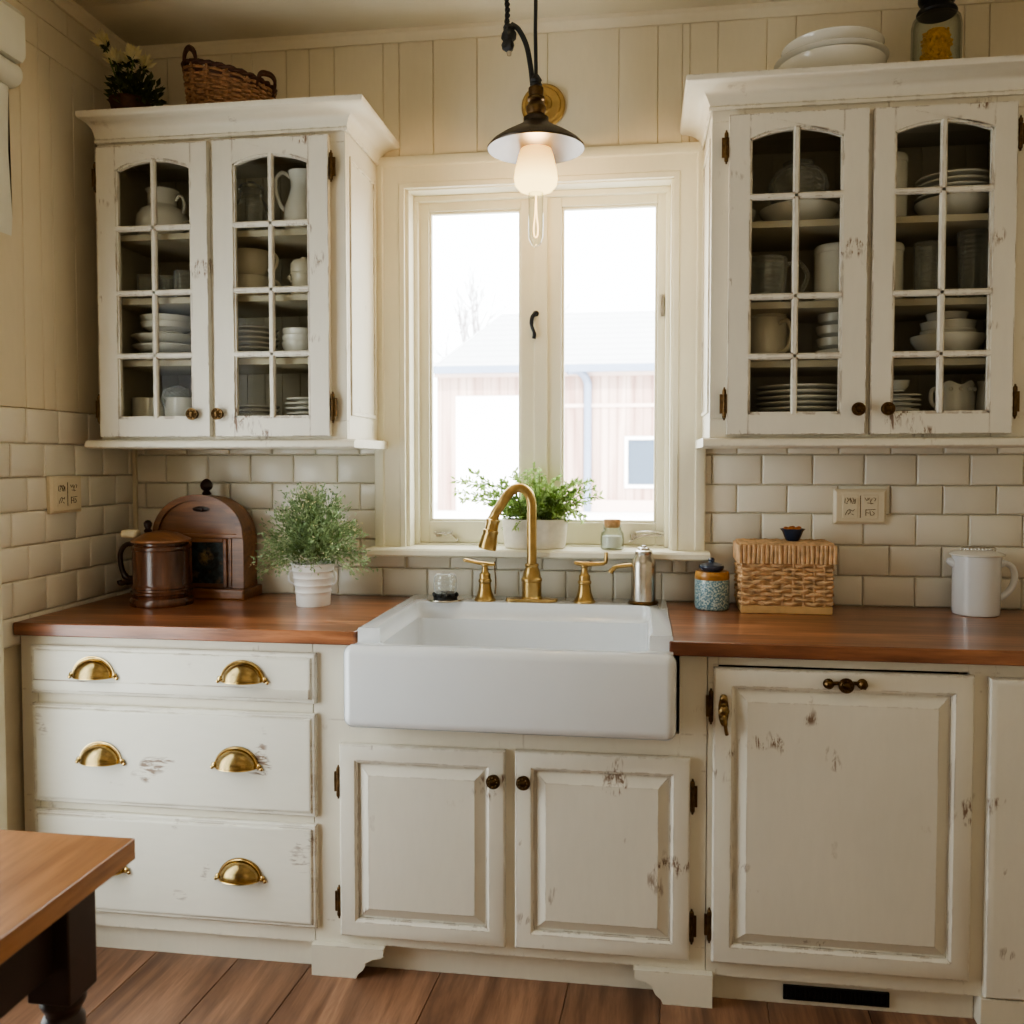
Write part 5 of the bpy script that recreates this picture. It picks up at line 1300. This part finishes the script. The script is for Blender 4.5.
box(bm, tx0 + .037, tx1 - .037, ty1 - .010, ty1 + .012, .555, .693); box(bm, tx0 + .037, tx1 - .037, ty0 - .012, ty0 + .010, .555, .693)
box(bm, tx1 - .012, tx1 + .010, ty0 + .037, ty1 - .037, .555, .693); box(bm, tx0 - .010, tx0 + .012, ty0 + .037, ty1 - .037, .555, .693)
part('apron', bm, M['tdark'], tb)

# ------------------------------------------------------------------ outside the window
K = 3.22
def ox(x): return x * K
def oz(z): return 1.365 + (z - 1.365) * K
YB = 29.0
structure('ground', bx(-60, 60, .6, 90, -.75, -.45), M['snow'])
bn = thing('barn', 'weathered timber outbuilding with a pale roof seen through the window', 'building', (-2, YB, -.45))
wall_x0, wall_x1, ev = ox(-2.26), 9.0, oz(2.40)
bm = bmesh.new()
for c in cells(wall_x0, wall_x1, -.45, ev, [(ox(-.133), ox(-.133) + 1.1, oz(1.10), oz(1.59))]): box(bm, c[0], c[1], YB, YB + .3, c[2], c[3])
box(bm, wall_x0, wall_x0 + .3, YB + .3, YB + 7, -.45, ev)
part('wall', bm, M['barn'], bn)
bm = bmesh.new()
hx = (wall_x1 + wall_x0) / 2
e0, e1 = ev - .12, oz(3.19)
q = [(wall_x0 - .25, YB - .5, e0), (wall_x1 + .4, YB - .5, e0), (wall_x1 + .4, YB + 4, e1), (ox(-1.72) , YB + 4, e1), (wall_x0 - .25, YB + 8.5, e0), (wall_x1 + .4, YB + 8.5, e0)]
vs = [bm.verts.new(p) for p in q]
bm.faces.new((vs[0], vs[1], vs[2], vs[3])); bm.faces.new((vs[0], vs[3], vs[4])); bm.faces.new((vs[3], vs[2], vs[5], vs[4]))
bmesh.ops.solidify(bm, geom=bm.faces[:], thickness=.14)
part('roof', bm, M['roof'], bn)
bm = bmesh.new(); box(bm, wall_x0 - .25, wall_x1 + .4, YB - .62, YB - .48, e0 - .14, e0 + .12); part('gutter', bm, M['barnpipe'], bn)
part('fascia', bx(wall_x0 - .1, wall_x1, YB - .06, YB - .002, oz(2.29), oz(2.37)), M['barntrim'], bn)
part('rail', bx(ox(-1.25), wall_x1, YB - .05, YB - .002, oz(1.945), oz(1.985)), M['barntrim'], bn)
bm = bmesh.new(); tube(bm, spline([(ox(-.78), YB - .55, e0 - .1), (ox(-.66), YB - .4, oz(2.33)), (ox(-.58), YB - .14, oz(2.23)), (ox(-.57), YB - .14, oz(2.0)), (ox(-.57), YB - .14, -.44)], 6), .14, 10); part('drainpipe', bm, M['barnpipe'], bn)
part('door', bx(ox(-2.04), ox(-1.25), YB - .10, YB - .002, -.44, oz(2.08)), M['barnwhite'], bn)
bm = bmesh.new(); a, b, c, d = ox(-.133), ox(-.133) + 1.1, oz(1.10), oz(1.59)
for (p, q_, r, s) in ((a - .12, a, c - .12, d + .12), (b, b + .12, c - .12, d + .12), (a, b, c - .12, c), (a, b, d, d + .12)): box(bm, p, q_, YB - .06, YB + .05, r, s)
w = part('window', bm, M['barnwhite'], bn); part('pane', bx(a, b, YB + .02, YB + .04, c, d), M['barnpane'], w)
part('skirting', bx(ox(-.9), wall_x1, YB - .09, YB - .002, -.44, oz(.93)), M['barntrim'], bn)
def bare_tree(label, x, y, h, seed):
    random.seed(seed)
    bm = bmesh.new()
    def grow(p, d, L, r, k):
        q = p + d * L; tube(bm, [p, p.lerp(q, .5) + rv(L * .04), q], [r, r * .85, r * .7], 5)
        if k == 0: return
        for i in range(3 if k > 1 else 2):
            nd = (d + rv(.55) + Vector((0, 0, .12))).normalized(); grow(q, nd, L * random.uniform(.6, .8), r * .62, k - 1)
    grow(Vector((x, y, -.45)), Vector((0, 0, 1)), h * .42, .16, 5)
    tag(part('bare_tree', bm, M['bark'], None, loc=(x, y, -.45)), label, 'tree')
bare_tree('bare leafless tree rising behind the outbuilding roof', -6.9, 42, 8.6, 4)
bare_tree('bare leafless tree far left of the outbuilding', -24.0, 52, 10.0, 9)
random.seed(3)

# ------------------------------------------------------------------ light
W = bpy.data.worlds.new('overcast_sky'); bpy.context.scene.world = W; W.use_nodes = True
bg = W.node_tree.nodes['Background']; bg.inputs[0].default_value = (.93, .97, 1.0, 1); bg.inputs[1].default_value = SKY
def lamp(name, typ, loc, rot, energy, col=(1, 1, 1), size=None, sizey=None):
    l = bpy.data.lights.new(name, typ); l.energy = energy; l.color = col
    if typ == 'AREA':
        l.shape = 'RECTANGLE'; l.size = size; l.size_y = sizey
    elif typ == 'SUN': l.angle = rad(size or 1)
    elif size: l.shadow_soft_size = size
    o = bpy.data.objects.new(name, l); C.objects.link(o); o.location = loc; o.rotation_euler = rot; return o
po = lamp('window_portal', 'AREA', (-.33, .16, 1.66), (rad(-90), 0, 0), 1, (1, 1, 1), .86, 1.18); po.data.cycles.is_portal = True
po = lamp('side_window_portal', 'AREA', (XL - .13, -1.365, 1.29), (0, rad(-90), 0), 1, (1, 1, 1), 2.3, 1.16); po.data.cycles.is_portal = True
lamp('barn_sun', 'SUN', (0, 0, 20), (rad(48), 0, rad(14)), SUN, (1, .95, .9), 2)
lamp('room_fill', 'AREA', (.2, -4.1, 1.75), (rad(97), 0, 0), FILL, (1, .90, .74), 2.6, 1.7)  # added fill light behind the camera, no visible source
lamp('ceiling_fill', 'AREA', (-.2, -2.2, 2.70), (0, 0, 0), CEIL, (1, .88, .70), 1.2, 1.2)  # added overhead fill, no fixture hangs there
lamp('bulb_light', 'POINT', (L0[0], L0[1], 2.19), (0, 0, 0), BULB, (1, .74, .44), .035)

# ------------------------------------------------------------------ camera
cd = bpy.data.cameras.new('camera'); cam = bpy.data.objects.new('camera', cd); C.objects.link(cam)
cd.sensor_width = 36; cd.lens = 36 * 900 / 1024; cd.shift_y = -17 / 1024
cam.location = (0, -2.92, 1.365); cam.rotation_euler = (rad(90 - 2.2), 0, rad(8.1))
cd.clip_start = .05; cd.clip_end = 300
cd.dof.use_dof = True; cd.dof.focus_distance = 2.5; cd.dof.aperture_fstop = 4.0
bpy.context.scene.camera = cam
sc = bpy.context.scene
sc.view_settings.view_transform = 'AgX'; sc.view_settings.look = LOOK
sc.view_settings.exposure = EXPO
sc.render.film_transparent = False
sc.cycles.max_bounces = 8; sc.cycles.diffuse_bounces = 4; sc.cycles.glossy_bounces = 4; sc.cycles.transparent_max_bounces = 16
sc.cycles.caustics_reflective = False; sc.cycles.caustics_refractive = False
sc.cycles.sample_clamp_indirect = 6
